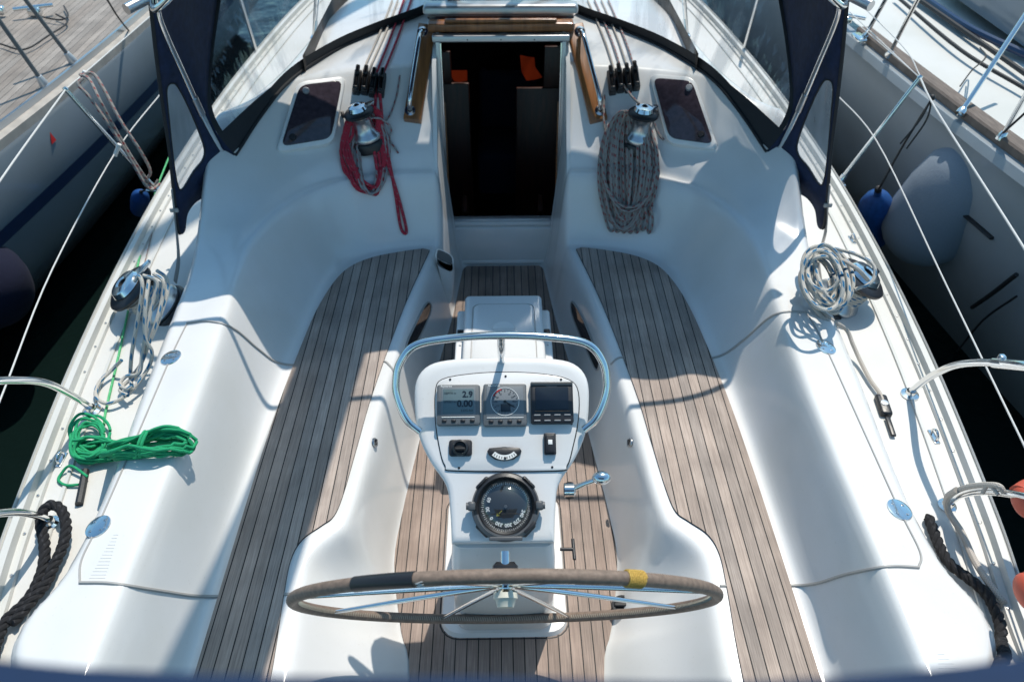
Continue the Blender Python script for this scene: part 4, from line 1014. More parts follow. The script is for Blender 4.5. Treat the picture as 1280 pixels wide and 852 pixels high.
for s in (-1, 1):
    outer = catmull([Vector((a, c, 0)) for a, c in ((436, -16), (432, 6), (426, 60), (421, 100), (414, 150), (408, 190), (403, 240), (399, 278), (395, 292), (389, 288), (386, 268), (377, 254), (363, 243), (355, 220))], 4)
    inn_ = catmull([Vector((a, c, 0)) for a, c in ((334, 201), (348, 180), (368, 143), (393, 88), (412, 46), (422, 20), (427, -16))], 4)
    hole_ = catmull([Vector((a, c, 0)) for a, c in ((412, 112), (404, 104), (396, 112), (382, 140), (366, 180), (366, 198), (378, 214), (392, 236), (398, 232), (403, 205), (409, 150))], 5, True)
    O = [HQ(s, v.x, v.y) for v in outer+inn_]; H = [HQ(s, v.x, v.y) for v in hole_]
    V, Fc = fillpoly(O, H); b = MB(); [b.add(v) for v in V]; [b.face(f) for f in Fc]
    o = b.build('quarter_canvas', M['navy'], hood); sol = o.modifiers.new('thick', 'SOLIDIFY'); sol.thickness = .003
    cH = sum(H, Vector())/len(H); H2 = [cH+(p-cH)*1.03 for p in H]; V, Fc = fillpoly(H2); b = MB(); [b.add(v-Vector((0, .003, 0))) for v in V]; [b.face(f) for f in Fc]; b.build('quarter_window', M['vinyl2'], hood)
    e = MB(); e.tube(H, .005, 6, closed=True); e.build('quarter_window_border', M['border'], hood)
    e = MB(); e.tube([HQ(s, v.x, v.y) for v in outer[:33]], .008, 8); e.build('quarter_seam', M['border'], hood)
    st = [HQ(s, 404, 236), HQ(s, 401, 262), HQ(s, 399, 292)+Vector((0, 0, -.02)), P(HX+s*(396 if s < 0 else 402), 325, .66), P(HX+s*(400 if s < 0 else 404), 352, .62)]
    b = MB(); b.stube([p+Vector((0, -.008, .004)) for p in st], .017, 8, flat=.16); b.box(WF(st[1]+Vector((0, -.012, .004))), (0, 0, .0), (.04, .012, .022), .003); b.build('hood_strap', M['seal'], hood)
    # side grab tube at the bow
    a0, a1 = HQ(s, 462, 12), HQ(s, 428, -6); b = MB(); b.tube([a0, a0*.5+a1*.5, a1], .021, 14); b.build('grab_handle', M['satin'], hood)
    b = MB(); b.stube([between(0 if s < 0 else nn-1, 0)+Vector((0, 0, .01))]+[bc[(k if s < 0 else nn-1-k)]+Vector((0, -.012, -.006)) for k in (2, 4, 6, 8)], .005, 8); b.build('hood_lacing', M['wire'], hood)

# ------------------------------------------------------------------ stanchions, lifelines, pushpit
def stanchion(bpx, tpx, ztop, name='stanchion'):
    b = MB(); p = P(bpx[0], bpx[1], .605); q = P(tpx[0], tpx[1], ztop)
    b.tube([p, q], lambda i, n: .0125 if i == 0 else .0115, 12); b.lathe(axisframe(p, q-p), [(.03, -.004), (.029, .012), (.018, .03), (.017, .06), (.0125, .062)], 20); b.box(WF(p+Vector((0, 0, .006))), (0, 0, 0), (.075, .075, .012), .006)
    b.lathe(axisframe(q, q-p), [(.0125, -.01), (.014, 0), (.010, .012), (0, .013)], 14); b.build(name, M['steel'], yacht); return p, q
sl = stanchion((193, 236), (82, 112), 1.22); sr = stanchion((1047, 230), (1150, 97), 1.22)
def line(pts, r, name, mat, parent=None, n=6): b = MB(); b.stube(pts, r, 8, n=n); return b.build(name, M[mat], parent if parent is not None else yacht)
line([PY(200, 10, 5.4), sl[1]], .0035, 'lifeline', 'wire', n=2); line([sl[1], P(0, 226, 1.20), P(-120, 410, 1.18)], .0045, 'lifeline', 'wire')
line([P(205, 112, .93), P(146, 188, .92), P(66, 335, .92), P(0, 500, .93), P(-60, 640, .95)], .0032, 'lifeline', 'wire')
line([P(1072, 30, 1.25), sr[1]], .0022, 'lifeline', 'wire', n=2); line([sr[1], P(1172, 140, 1.21), P(1280, 310, 1.19), P(1420, 540, 1.17)], .0045, 'lifeline', 'wire')
line([P(1040, 112, .93), P(1095, 175, .92), P(1180, 350, .92), P(1282, 560, .93), P(1370, 740, .95)], .0032, 'lifeline', 'wire')
for s in (-1, 1):
    X = lambda px: px if s > 0 else 1264-px
    pts = [P(X(1139) if s > 0 else 113, 489 if s > 0 else 509, .62), P(1164 if s > 0 else 88, 470 if s > 0 else 493, .78), P(1196 if s > 0 else 55, 456 if s > 0 else 478, .95), P(1240 if s > 0 else 15, 453 if s > 0 else 475, 1.08), P(1300 if s > 0 else -40, 459 if s > 0 else 480, 1.20), P(1400 if s > 0 else -120, 480 if s > 0 else 500, 1.25)]
    b = MB(); b.stube(pts, .0135, 14, n=8); b.lathe(axisframe(pts[0]-Vector((0, 0, .018)), (0, 0, 1)), [(.036, 0), (.035, .005), (.02, .01), (.018, .022)], 24)
    if s > 0:
        d = (pts[4]-pts[3]); b.tube([pts[3]+d*.05, pts[3]+d*.8], .018, 14); b.box(WF(pts[3]+d*.15+Vector((0, 0, .02))), (0, 0, 0), (.02, .02, .03), .004)
    b.build('pushpit_rail', M['steel'], yacht)
    pts = [P(1186 if s > 0 else 60, 628 if s > 0 else 650, .62), P(1205 if s > 0 else 42, 617 if s > 0 else 643, .74), P(1240 if s > 0 else 10, 614 if s > 0 else 640, .86), P(1300 if s > 0 else -40, 624 if s > 0 else 648, .98), P(1400 if s > 0 else -120, 650 if s > 0 else 670, 1.1)]
    b = MB(); b.stube(pts, .0125, 14, n=8); b.lathe(axisframe(pts[0]-Vector((0, 0, .018)), (0, 0, 1)), [(.032, 0), (.031, .005), (.02, .01), (.018, .022)], 24); b.build('pushpit_rail', M['steel'], yacht)
# small deck pad-eyes and the jammer block on the starboard side deck
for (px, py) in ((77, 575), (1167, 546), (1065, 300)):
    p, n = cast(px, py, .0); b = MB(); b.stube([p+Vector((0, -.022, 0)), p+Vector((0, -.02, .022)), p+Vector((0, 0, .034)), p+Vector((0, .02, .022)), p+Vector((0, .022, 0))], .005, 8); b.box(WF(p), (0, 0, .002), (.022, .07, .005), .002); b.build('pad_eye', M['steel'], yacht)
b = MB(); j0, j1 = S(1098, 495, .012), S(1115, 545, .012); jm = j0*.55+j1*.45; f = Fr(jm, (j1-j0).cross(Vector((0, 0, 1))), (j1-j0)); b.box(Fr((j0*.7+j1*.3), f.x, f.y), (0, 0, 0), (.045, .11, .03), .008); b.box(Fr(j0*.18+j1*.82, f.x, f.y), (0, 0, 0), (.02, .10, .012), .004); b.lathe(Fr(j0*.7+j1*.3+Vector((0, 0, .014)), (1, 0, 0), (0, 1, 0)), [(.016, 0, 1), (.014, .006, 1), (0, .007, 1)], 16)
b.build('jammer_block', [M['black'], M['satin']], yacht)
# black track along the foot of the port coaming
line([S(108, 590, .01), S(104, 612, .01), S(100, 632, .01)], .014, 'jammer_block', 'black')
# ridged grip patches moulded into the coaming corners
def ridges(quad, nrow, name='grip_pad'):
    b = MB()
    for k in range(nrow):
        t = k/(nrow-1); a = Vector((*quad[0], 0)).lerp(Vector((*quad[3], 0)), t); c = Vector((*quad[1], 0)).lerp(Vector((*quad[2], 0)), t)
        b.tube([S(a.x+(c.x-a.x)*u, a.y+(c.y-a.y)*u, -.0002) for u in (0, .25, .5, .75, 1)], .0014, 5)
    b.build(name, M['gel'], yacht)
ridges([(142, 668), (148, 668), (132, 722), (112, 722)], 14)
ridges([(1172, 817), (1180, 817), (1222, 858), (1176, 858)], 8)

# ------------------------------------------------------------------ boom above the cockpit (out of frame overhead, its shade falls on the port seat)
b = MB(); b.stube([(0, 6.6, 3.02), (-.205, 4.1, 2.98), (-.40, 1.7, 2.98)], .150, 20); 
b.build('boom', M['frame'], yacht)
b = MB(); b.lathe(axisframe((0, 6.7, .9), (0, .02, 1)), [(.085, 0), (.085, 9)], 20); b.build('mast', M['frame'], yacht)
# shrouds and track hardware seen through the window
for s in (-1, 1):
    b = MB(); a = Vector((s*1.52, 6.3, .62)); b.tube([a, Vector((s*.2, 6.75, 7))], .004, 8); b.tube([a, a.lerp(Vector((s*.2, 6.75, 7)), .06)], .010, 10); b.box(WF(a), (0, 0, -.005), (.04, .12, .02), .006)
    a = Vector((s*1.40, 5.6, .62)); b.tube([a, Vector((s*.2, 6.75, 6))], .004, 8); b.tube([a, a.lerp(Vector((s*.2, 6.75, 6)), .06)], .010, 10); b.box(WF(a), (0, 0, -.005), (.04, .12, .02), .006)
    b.build('shroud', M['steel'], yacht)
for s in (-1, 1):
    for (x, y) in ((1.88, 5.9), (1.84, 7.9)):
        b = MB(); q = Vector((s*x, y, .61)); b.tube([q, q+Vector((s*.05, 0, .62))], .012, 10); b.build('stanchion', M['steel'], yacht)

# ------------------------------------------------------------------ bimini front edge close to the camera
bim = root('bimini_awning', 'blurred blue canvas awning edge along the bottom of the view', 'awning', (0, -.5, 2.4))
b = MB()
def be(x): return P(640+x*950/.36, 855-10*(abs(x)/.25)**1.5, 2.455)
xs_ = [-1.2, -.8, -.5, -.3, -.2, -.1, 0, .1, .2, .3, .5, .8, 1.2]
front = [Vector((x, .1595+.012*min(1.2, (abs(x)/.25))**2-.006*(x > 0), 2.452-.02*min(1.5, abs(x))**2)) for x in xs_]
fc = catmull(front, 5)
b.loft([[p+Vector((0, -dy, dz)) for p in fc] for dy, dz in ((.0, -.006), (-.004, 0), (.0, .006), (.05, .008), (.5, .03), (1.1, .04), (1.7, .0))], closed=False)
b.build('awning_canvas', M['bluecanvas'], bim)
b = MB(); b.tube([p+Vector((0, -.03, -.02)) for p in fc], .0125, 10); b.build('awning_tube', M['steel'], bim)
# ------------------------------------------------------------------ ropes
def rope_obj(name, strands, mat, label, cat='rope', group=None, seg=8):
    b = MB()
    for pts, r in strands: b.tube(pts, r, seg)
    o = b.build(name, M[mat] if isinstance(mat, str) else mat, None); tag(o, label, cat, group); return o
def SP(lst, n=7, closed=False, off=.008):
    """smooth path through pixels laid on the boat's own surface; third value lifts it off"""
    d = catmull([Vector((a[0], a[1], (a[2] if len(a) > 2 else off)*1000)) for a in lst], n, closed)
    pts = [S(v.x, v.y, v.z/1000) for v in d]
    for _ in range(2):
        if not closed: pts = [pts[0]]+[(pts[i-1]+pts[i]*2+pts[i+1])/4 for i in range(1, len(pts)-1)]+[pts[-1]]
    return pts
rnd = random.uniform
def hank(cx, top, bot, w0, w1, nl, lift, r, jit=4):
    """loops of line hanging from the winch"""
    st = []
    for i in range(nl):
        ww = w0+(w1-w0)*i/max(1, nl-1); bb = bot-rnd(0, jit*3.2); c = cx+rnd(-jit, jit); ph = rnd(-.2, .2); L = lift*(.35+.65*random.random())
        pts = []
        for k in range(20):
            t = 2*PI*k/20; hx = math.sin(t)*ww*(.72+.28*math.sin(t/2)**2)+math.sin(2*t+ph)*2; y = (top+bb)/2-math.cos(t)*(bb-top)/2
            pts.append((c+hx*(1 if i % 2 else -1), y, L+.010*math.sin(t*2+i)+.02*max(0, math.cos(t))))
        st.append((SP(pts, 4, True), r))
    return st
# starboard hank, grey with red flecks
st = hank(785, 146, 287, 4, 38, 26, .06, .0092, 8)
st.append((SP([(748, 196, .06), (757, 228, .075), (775, 250, .085), (795, 254, .085), (815, 240, .075), (822, 205, .05)], 8), .0075))
st.append((SP([(750, 205, .06), (760, 236, .08), (780, 258, .09), (800, 256, .085), (818, 236, .07)], 8), .0072))
st.append((SP([(760, 180, .03), (755, 160, .03), (754, 140, .03), (755, 122, .035)], 6), .007))
st.append((SP([(765, 100, .04), (778, 110, .05), (790, 130, .09), (812, 148, .07), (822, 168, .03), (830, 176, .01)], 6), .0065))
for k in range(7): st.append((SP([(752+k*11, 252+rnd(-4, 4), .05), (758+k*9, 275, .04), (764+k*8, 290+rnd(-3, 3), .02), (772+k*8, 276, .05), (768+k*8, 256, .06)], 6), .007))
ob = rope_obj('coiled_rope', st, 'r_grey', 'thick grey rope hank with red flecks hanging from the starboard cabin winch'); 
# port hank, red
st = []
for i in range(6):
    j = rnd(-3, 3); q = i*1.6
    J = lambda a=4.5: rnd(-a, a)
    st.append((SP([(441+J(), 150, .07), (431+q+J(), 170, .05), (427+q+J(), 192, .03+.004*i), (434+q+J(), 214+J(), .018+.009*random.random()*i), (449+J(), 234-q+J(), .015+.005*i), (465+J(), 242-q+J(), .015+.007*random.random()*i), (479-q+J(), 230-q, .02+.004*i), (484-q+J(), 205, .03), (479-q+J(4), 175, .05), (474+J(), 152, .08), (462, 140, .10)], 6, True), .0082))
st.append((SP([(475, 120, .06), (478, 150, .06), (480, 190, .04), (495, 235, .02), (508, 285, .01), (505, 291, .01), (500, 280, .01), (494, 240, .015), (484, 190, .03), (474, 150, .05)], 6), .0085))
st.append((SP([(470, 105, .03), (470, 130, .04), (466, 170, .05), (470, 205, .04), (474, 228, .02)], 6), .0085))
ob = rope_obj('coiled_rope', st, 'r_red', 'red rope loops hanging from the port cabin winch')
st = hank(463, 148, 246, 14, 27, 3, .045, .0078, 2)
st.append((SP([(438, 152, .05), (450, 160, .07), (470, 155, .10), (484, 158, .06), (490, 165, .03), (487, 175, .02), (498, 192, .008)], 7), .006))
st.append((SP([(500, 95, .006), (496, 120, .006), (488, 145, .01), (478, 158, .03)], 6), .005))
ob = rope_obj('coiled_rope', st, 'r_redfleck', 'pale rope with red flecks looped among the red rope on the port cabin winch')
# control lines over the cabin top
for k, (a, c) in enumerate((((466, 95), (507, -2)), ((478, 97), (498, 30)))): pass
for k in range(2):
    x = 470+k*9
    pts = SP([(x-2, 100, .02), (x+10, 72, .014), (x+22, 40, .012), (x+30, 18, .012), (x+38, -6, .012)], 5)
    rope_obj('control_line', [(pts, .0062)], 'r_red', 'red line running forward over the cabin top into the port clutches', 'rope', 'red lines on the port cabin top')
for k in range(2):
    x = 458-k*7
    rope_obj('control_line', [(SP([(x, 100, .02), (x+10, 76, .014), (x+26, 40, .012), (x+40, 2, .012)], 5), .0058)], 'r_white', 'white line running forward over the cabin top beside the red ones', 'rope', 'white lines on the port cabin top')
for k in range(4):
    x = 768+k*8.5
    rope_obj('control_line', [(SP([(x, 92, .02), (x-9, 62, .014), (x-20, 34, .012), (x-34, 2, .012)], 5), .0052)], 'r_redfleck' if k % 2 else 'r_white', 'thin pale line running forward over the cabin top into the starboard clutches', 'rope', 'pale lines on the starboard cabin top')
# sheets on the coaming winches
def winch_turns(base, axis, r, h, h0, h1, turns, rr_): 
    f = axisframe(base, axis); return [f(r*math.cos(2*PI*k/18), r*math.sin(2*PI*k/18), h0+(h1-h0)*k/(18*turns)) for k in range(18*turns+1)], rr_
st = [winch_turns(W3, (-.52, -.20, .86), .086, .18, .07, .14, 5, .0075)]
def zp(l): return [P(a, b_, z) for a, b_, z in l]
st += [(catmull(zp([(168, 352, .98), (174, 345, 1.0), (178, 360, .97), (172, 400, .86), (165, 440, .74), (163, 465, .66), (164, 480, .64)]), 6), .0078),
       (catmull(zp([(186, 350, .98), (182, 380, .93), (181, 420, .82), (190, 440, .74), (184, 462, .68), (160, 492, .64), (135, 504, .63), (120, 495, .63), (124, 478, .63), (140, 462, .64), (152, 450, .68)]), 6), .0078),
       (catmull(zp([(192, 342, .97), (204, 352, .95), (203, 372, .90), (196, 400, .84), (186, 430, .76), (176, 455, .68), (165, 470, .64)]), 6), .0078),
       (catmull(zp([(196, 338, .95), (208, 348, .93), (209, 366, .90), (200, 395, .84), (190, 420, .78), (181, 440, .72), (170, 470, .66), (158, 478, .64), (150, 488, .64), (160, 494, .65)]), 6), .0078),
       (catmull(zp([(178, 344, 1.0), (196, 352, .97), (190, 380, .90), (184, 410, .83), (178, 440, .74), (174, 466, .68), (158, 470, .66), (150, 480, .65), (158, 486, .66), (166, 482, .67)]), 6), .0078)]
rope_obj('winch_sheet', st, 'r_blue', 'white sheet with blue flecks wound round the port coaming winch, tail knotted on deck')
st = [winch_turns(W4, (.46, -.12, .90), .086, .18, .07, .14, 5, .0075)]
for i in range(15):
    cx, cy = 1034+rnd(-7, 7), 346+rnd(-6, 9); rx, ry = 14+rnd(0, 16), 26+rnd(-6, 13); z0 = .85+.012*i; an = rnd(.3, .8)
    pts = []
    for k in range(14):
        t = 2*PI*k/14; a, c = rx*math.cos(t), ry*math.sin(t); px, py = cx+a*math.cos(an)+c*math.sin(an)*.5, cy-a*math.sin(an)*.3+c
        pts.append((px, py, z0-.0014*(py-340)+.01*math.sin(3*t+i)))
    st.append((catmull(zp(pts), 5, True), .0085))
st.append((catmull(zp([(1040, 310, .95), (1070, 318, .98), (1092, 332, .97), (1090, 352, .93), (1068, 362, .90)]), 6), .0075))
rope_obj('winch_sheet', st, 'r_blue', 'white sheet with blue flecks heaped over the starboard coaming winch')
st = [(catmull(zp([(1085, 350, .93), (1070, 335, 1.0), (1045, 322, 1.0), (1020, 318, .96), (1006, 335, .92), (1004, 355, .88), (1018, 380, .80), (1040, 400, .76), (1058, 412, .70), (1066, 430, .66), (1075, 450, .63), (1088, 475, .62), (1100, 492, .62), (1107, 512, .62)]), 6), .0085),
      (catmull(zp([(1010, 325, .95), (1000, 345, .90), (1006, 368, .85), (1026, 395, .78), (1046, 410, .74)]), 6), .0085)]
rope_obj('sheet_tail', st, 'r_white', 'plain weathered rope round the starboard winch, led aft to a black block')
# line along the port side deck
rope_obj('deck_line', [(SP([(214, 190, .01), (205, 212, .008), (194, 242, .008), (180, 300, .008), (163, 380, .008), (148, 450, .008), (133, 515, .008), (131, 532, .008)], 7), .005)], 'r_pale', 'pale green line running straight along the port side deck')
rope_obj('deck_line', [(SP([(206, 236, .006), (196, 270, .006), (180, 335, .006), (170, 372, .006)], 7), .003)], 'r_grey', 'thin grey line beside the pale green one on the port side deck')
# green coil on the port coaming
st = []
for i in range(11):
    ph = rnd(0, .4); a = rnd(.45, 1.15); L = .012+.004*i
    pts = []
    for k in range(22):
        t = 2*PI*k/22; x = 163+math.cos(t)*(54+12*a)+rnd(-1, 1); wv = (5+17*a*abs(math.cos(t))**1.3); y = 569-(x-162)*.14+math.sin(t)*wv+rnd(-2.4, 2.4)-(math.cos(t) < -.2)*(4)
        pts.append((x, y, L+.012*math.sin(3*t+i)+.006))
    st.append((SP(pts, 4, True), .0056))
for i in range(6):
    cx, cy = 120+rnd(-8, 10), 553+rnd(-6, 8); r0 = rnd(14, 26); st.append((SP([(cx+r0*math.cos(2*PI*k/10)*.9, cy+r0*math.sin(2*PI*k/10)*(1.0), .03+.02*random.random()) for k in range(10)], 5, True), .0056))
for dx in (0, 4):
    c = S(183+dx, 563, .03); st.append(([c+Vector((.012*math.sin(t), .048*math.cos(t), .040*math.sin(t)+.004)) for t in [2*PI*k/16 for k in range(17)]], .0056))
st.append((SP([(112, 600, .02), (92, 588, .03), (78, 594, .01), (74, 602, .008), (84, 608, .008), (100, 608, .012)], 6), .0052))
rope_obj('coiled_rope', st, 'r_green', 'bright green rope coil lying on the port coaming')
# black mooring ropes (three-strand)
def laid(path, R_, name, label, mat='r_black'):
    path = [p for p in path]; b = MB(); u = 0; S3 = [[], [], []]; t0 = None; nx = None
    for i, p in enumerate(path):
        a = path[max(0, i-1)]; c = path[min(len(path)-1, i+1)]; t = (c-a).normalized()
        if nx is None: nx = t.orthogonal().normalized()
        nx = (nx-t*nx.dot(t)).normalized(); nyv = t.cross(nx)
        if i: u += (p-path[i-1]).length
        for k in range(3):
            an = u/(R_*5.5)*2*PI+k*2*PI/3; S3[k].append(p+(nx*math.cos(an)+nyv*math.sin(an))*R_*.55)
    for k in range(3): b.tube(S3[k], R_*.62, 8)
    o = b.build(name, M[mat]); tag(o, label, 'rope'); return o
def dense(path, d=.006):
    out = [path[0]]
    for a, c in zip(path, path[1:]):
        n = max(1, int((c-a).length/d)); out += [a.lerp(c, k/n) for k in range(1, n+1)]
    return out
laid(dense(SP([(-12, 850, .03), (2, 806, .03), (14, 780, .03), (40, 755, .03), (58, 722, .035), (62, 690, .04), (58, 662, .05), (68, 645, .06), (84, 648, .06), (90, 668, .05), (84, 692, .04), (72, 715, .035), (62, 735, .03), (40, 762, .03), (20, 785, .03)], 8)), .0160, 'mooring_rope', 'thick black mooring rope with a spliced eye beside the port coaming corner')
laid(dense(SP([(1158, 650, .02), (1172, 690, .025), (1184, 712, .03), (1205, 728, .03), (1228, 748, .03), (1243, 778, .03), (1246, 805, .03), (1240, 830, .02), (1232, 852, .02), (1230, 870, .02)], 8)), .0160, 'mooring_rope', 'thick black mooring rope round the starboard coaming corner')
# grey mooring lines over the port lifeline
st = [(catmull(zp([(100, 93, 1.24), (112, 100, 1.23), (126, 128, 1.15), (146, 165, .98), (170, 205, .80), (190, 232, .64), (198, 225, .66)]), 6), .0085),
      (catmull(zp([(100, 95, 1.24), (116, 92, 1.24), (130, 112, 1.18), (150, 150, 1.05), (176, 190, .88), (188, 215, .72), (180, 228, .66), (192, 236, .64)]), 6), .0085),
      (catmull(zp([(104, 98, 1.24), (98, 106, 1.22), (112, 122, 1.16), (140, 162, 1.0), (165, 202, .82), (186, 236, .66), (200, 230, .64)]), 6), .0085)]
rope_obj('mooring_line', st, 'r_grey', 'dirty grey mooring line looped over the port lifeline down to the stanchion foot')
st = [(catmull(zp([(1196, 612, .78), (1184, 622, .70), (1186, 640, .64), (1202, 665, .63), (1218, 700, .63), (1236, 728, .64), (1256, 755, .6), (1268, 770, .4)]), 6), .011),
      (catmull(zp([(1186, 618, .72), (1210, 608, .82), (1245, 606, .92), (1256, 616, .9)]), 6), .009), (catmull(zp([(1228, 616, .86), (1236, 606, .9), (1248, 618, .9)]), 5), .006)]
rope_obj('mooring_line', st, 'r_white', 'weathered white mooring line lashed to the starboard stern rail and leading over the toe rail')
# white lashings on the port stanchion
for k, (a, c, z) in enumerate(((146, 188, .94), (103, 97, 1.22))):
    p = P(a, c, z); b = MB(); b.tube([p+Vector((-.02, 0, -.03)), p+Vector((.02, .01, .03))], .011, 10); o = b.build('lashing', M['wire']); tag(o, 'white tape lashing at mid height of the port stanchion' if k == 0 else 'white tape lashing beside the port stanchion top', 'lashing')
# ------------------------------------------------------------------ neighbouring boats
def fender(c0, c1, r, mat, label, name='fender', ball=False, rope=None, group=None):
    c0, c1 = Vector(c0), Vector(c1); ax = c0-c1; L = ax.length
    ro = root(name, label, 'fender', c1, group)
    f = axisframe(c1, ax); b = MB()
    prof = [(0, 0)]+[(r*math.sin(a), r-r*math.cos(a)) for a in [PI/2*k/8 for k in range(1, 9)]]+[(r*1.0, L*.6), (r*.93, L*.78), (r*.70, L*.90), (r*.38, L*.97), (r*.20, L), (r*.18, L+.05), (r*.05, L+.06)]
    b.lathe(f, prof, 36); b.build('fender_body', M[mat], ro)
    b = MB(); b.lathe(Fr(f(0, 0, L+.03), f.x, f.y), [(r*.14, 0), (r*.2, .02), (r*.14, .05), (0, .055)], 16)
    if rope: b.stube([f(0, 0, L+.06)]+[Vector(p) for p in rope], .006, 6)
    b.build('fender_line', M['black2'], ro); return ro
# port neighbour: grey-white hull, teak deck
pn = root('neighbour_yacht', 'grey-white yacht with teak deck and blue hull stripe moored to port', 'sailing yacht', (-4, 4.5, -.45))
GE = [(-2.62, 9.5), (-2.58, 7.5), (-2.60, 5.9), (-2.66, 4.6), (-2.76, 3.5), (-2.92, 2.2), (-3.2, .6)]; gl_ = [(v.x, v.y) for v in catmull([Vector((a, c, 0)) for a, c in GE], 5)]
b = MB(); b.loft([[Vector((x, y, .93)), Vector((x+.02, y, .88)), Vector((x+.0, y, .55)), Vector((x-.12, y, .1)), Vector((x-.42, y, -.28)), Vector((x-.60, y, -.42))] for x, y in gl_], closed=False); b.build('hull', M['hullwhite'], pn)
def hullx(z, prof=((.88, .02), (.55, 0), (.1, -.12), (-.28, -.42), (-.42, -.6))):
    for (z0, d0), (z1, d1) in zip(prof, prof[1:]):
        if z <= z0 and z >= z1: return d0+(d1-d0)*(z0-z)/(z0-z1)
    return prof[0][1]
for (z0, z1, mt) in ((.52, .43, 'bluestripe'),):
    b = MB(); b.loft([[Vector((x+hullx(z)+.006, y, z)) for z in (z0, (z0+z1)/2, z1)] for x, y in gl_], closed=False); b.build('hull_stripe', M[mt], pn)
b = MB(); b.loft([[Vector((x-.595, y, -.415)), Vector((x-.80, y, -.52))] for x, y in gl_], closed=False); b.loft([[Vector((x+hullx(-.33)+.005, y, -.33)), Vector((x-.597, y, -.43))] for x, y in gl_], closed=False); b.build('boot_top', M['antifoul'], pn)
b = MB(); b.loft([[Vector((x-.09, y, .935)), Vector((x-3.6, y, .96))] for x, y in gl_], closed=False); b.build('teak_deck', M['teakdeck'], pn)
b = MB(); b.loft([[Vector((x+dx, y, .93+dz)) for dx, dz in ((.02, -.05), (.022, .0), (.0, .008), (-.10, .010), (-.104, .004))] for x, y in gl_], closed=False); b.build('deck_margin', M['margin'], pn)
b = MB(); b.loft([[Vector((x+dx, y, .938+dz)) for dx, dz in ((-.055, 0), (-.05, .035), (-.03, .037), (-.025, 0))] for x, y in gl_], closed=False); b.build('toe_rail', M['satin'], pn)
for (b0, t0) in (((57, 108), (-5, 20)), ((92, 78), (28, -5)), ((190, -30), (130, -90))):
    p = P(b0[0], b0[1], .94); d = P(t0[0], t0[1], 1.38)-p; b = MB(); b.tube([p, p+d*1.15], .013, 10, 0); b.lathe(axisframe(p, d), [(.03, -.01, 1), (.028, .02, 1), (.018, .07, 1), (.0125, .072, 1)], 16, 1); b.build('stanchion', [M['grey'], M['frame']], pn)
p = P(62, 172, .66); p.x = -2.71+.03; b = MB(); f = Fr(Vector((PY(62, 172, 3.95).x, 3.95, PY(62, 172, 3.95).z)), (0, -1, 0), (0, 0, 1))
# little red emblem and cleat
def onhull(px, py):
    r = ray(px, py); best = None
    for k in range(400):
        t = 2.5+k*.012; q = CAM+r*t; x = None
        for (x0, y0), (x1, y1) in zip(gl_, gl_[1:]):
            if y1 <= q.y <= y0: x = x1+(x0-x1)*(q.y-y1)/(y0-y1)
        if x is None or q.z > .88: continue
        if q.x <= x+hullx(q.z): return q
    return P(px, py, .6)
q = onhull(64, 172); f = Fr(q+Vector((.006, 0, 0)), (0, -1, 0), (0, 0, 1)); b = MB(); b.face([b.add(f(*p_)) for p_ in ((-.03, -.03), (.03, -.03), (0, .035))]); b.build('hull_emblem', M['red'], pn)
p = P(45, 18, .96); b = MB(); b.tube([p+Vector((-.12, -.05, .05)), p+Vector((.12, .05, .05))], .014, 10); b.box(WF(p), (0, 0, .02), (.09, .06, .06), .01)
for k in range(4): b.box(WF(p+Vector((-.25-.1*k, .05*k, 0))), (0, 0, .03), (.07, .05, .06), .012)
b.build('cleat', M['steel'], pn)
b = MB(); b.box(Fr((-5.3, 5.9, 1.12), (1, 0, 0), (0, 1, 0)), (0, 0, 0), (2.2, 4.5, .36), .06); b.build('coachroof', M['hulldeck'], pn)
b = MB(); b.stube([(-4.3, 3.6, 1.5), (-4.3, 5, 1.5), (-4.3, 6.5, 1.5)], .16, 16); b.build('sail_cover', M['bluecanvas'], pn)
b = MB(); q0 = P(40, 0, 1.0); b.stube([P(0, 55, .965), P(30, 62, .965), P(60, 45, .97), P(84, 28, .97), P(70, 18, .98)], .006, 8); b.stube([P(55, 22, .97), P(75, 25, .97), P(85, 20, .97), P(80, 8, .97)], .006, 8); b.build('deck_line', M['black2'], pn)
fender(P(178, 62, .62)+Vector((.08, 0, 0)), P(194, 118, .18)+Vector((.12, 0, 0)), .13, 'fender', 'bright blue fender hanging on the port neighbour hull', rope=[P(168, 45, .85), P(150, 25, 1.1), P(134, 0, 1.4)])
fender(P(-30, 330, .45), P(-2, 385, .0), .22, 'fendernavy', 'big dark navy fender at the left edge above the water')
fender(P(176, 242, .5), P(174, 262, .16), .055, 'fender', 'small dark blue fender between the port toe rail and the neighbour hull', rope=[P(185, 236, .62)])
# starboard neighbour
sn = root('neighbour_yacht', 'grey yacht with white deck and brown teak toe rail moored to starboard', 'sailing yacht', (4, 4.5, -.45))
HE = [(2.25, 10), (2.27, 7.5), (2.31, 6.0), (2.37, 5.0), (2.46, 4.0), (2.56, 3.2), (2.72, 2.2), (2.95, .8)]; hr_ = [(v.x, v.y) for v in catmull([Vector((a, c, 0)) for a, c in HE], 5)]
b = MB(); b.loft([[Vector((x+.06, y, 1.0)), Vector((x-.0, y, .985)), Vector((x-.02, y, .94)), Vector((x+.0, y, .88)), Vector((x-.0, y, .84)), Vector((x+.05, y, .5)), Vector((x+.16, y, .1)), Vector((x+.34, y, -.25)), Vector((x+.46, y, -.48))] for x, y in hr_], closed=False); b.build('hull', M['hullgrey'], sn)
b = MB(); b.loft([[Vector((x+.12, y, 1.002)), Vector((x+1.0, y, 1.03)), Vector((x+3.8, y, 1.08))] for x, y in hr_], closed=False); b.build('deck', M['hulldeck'], sn)
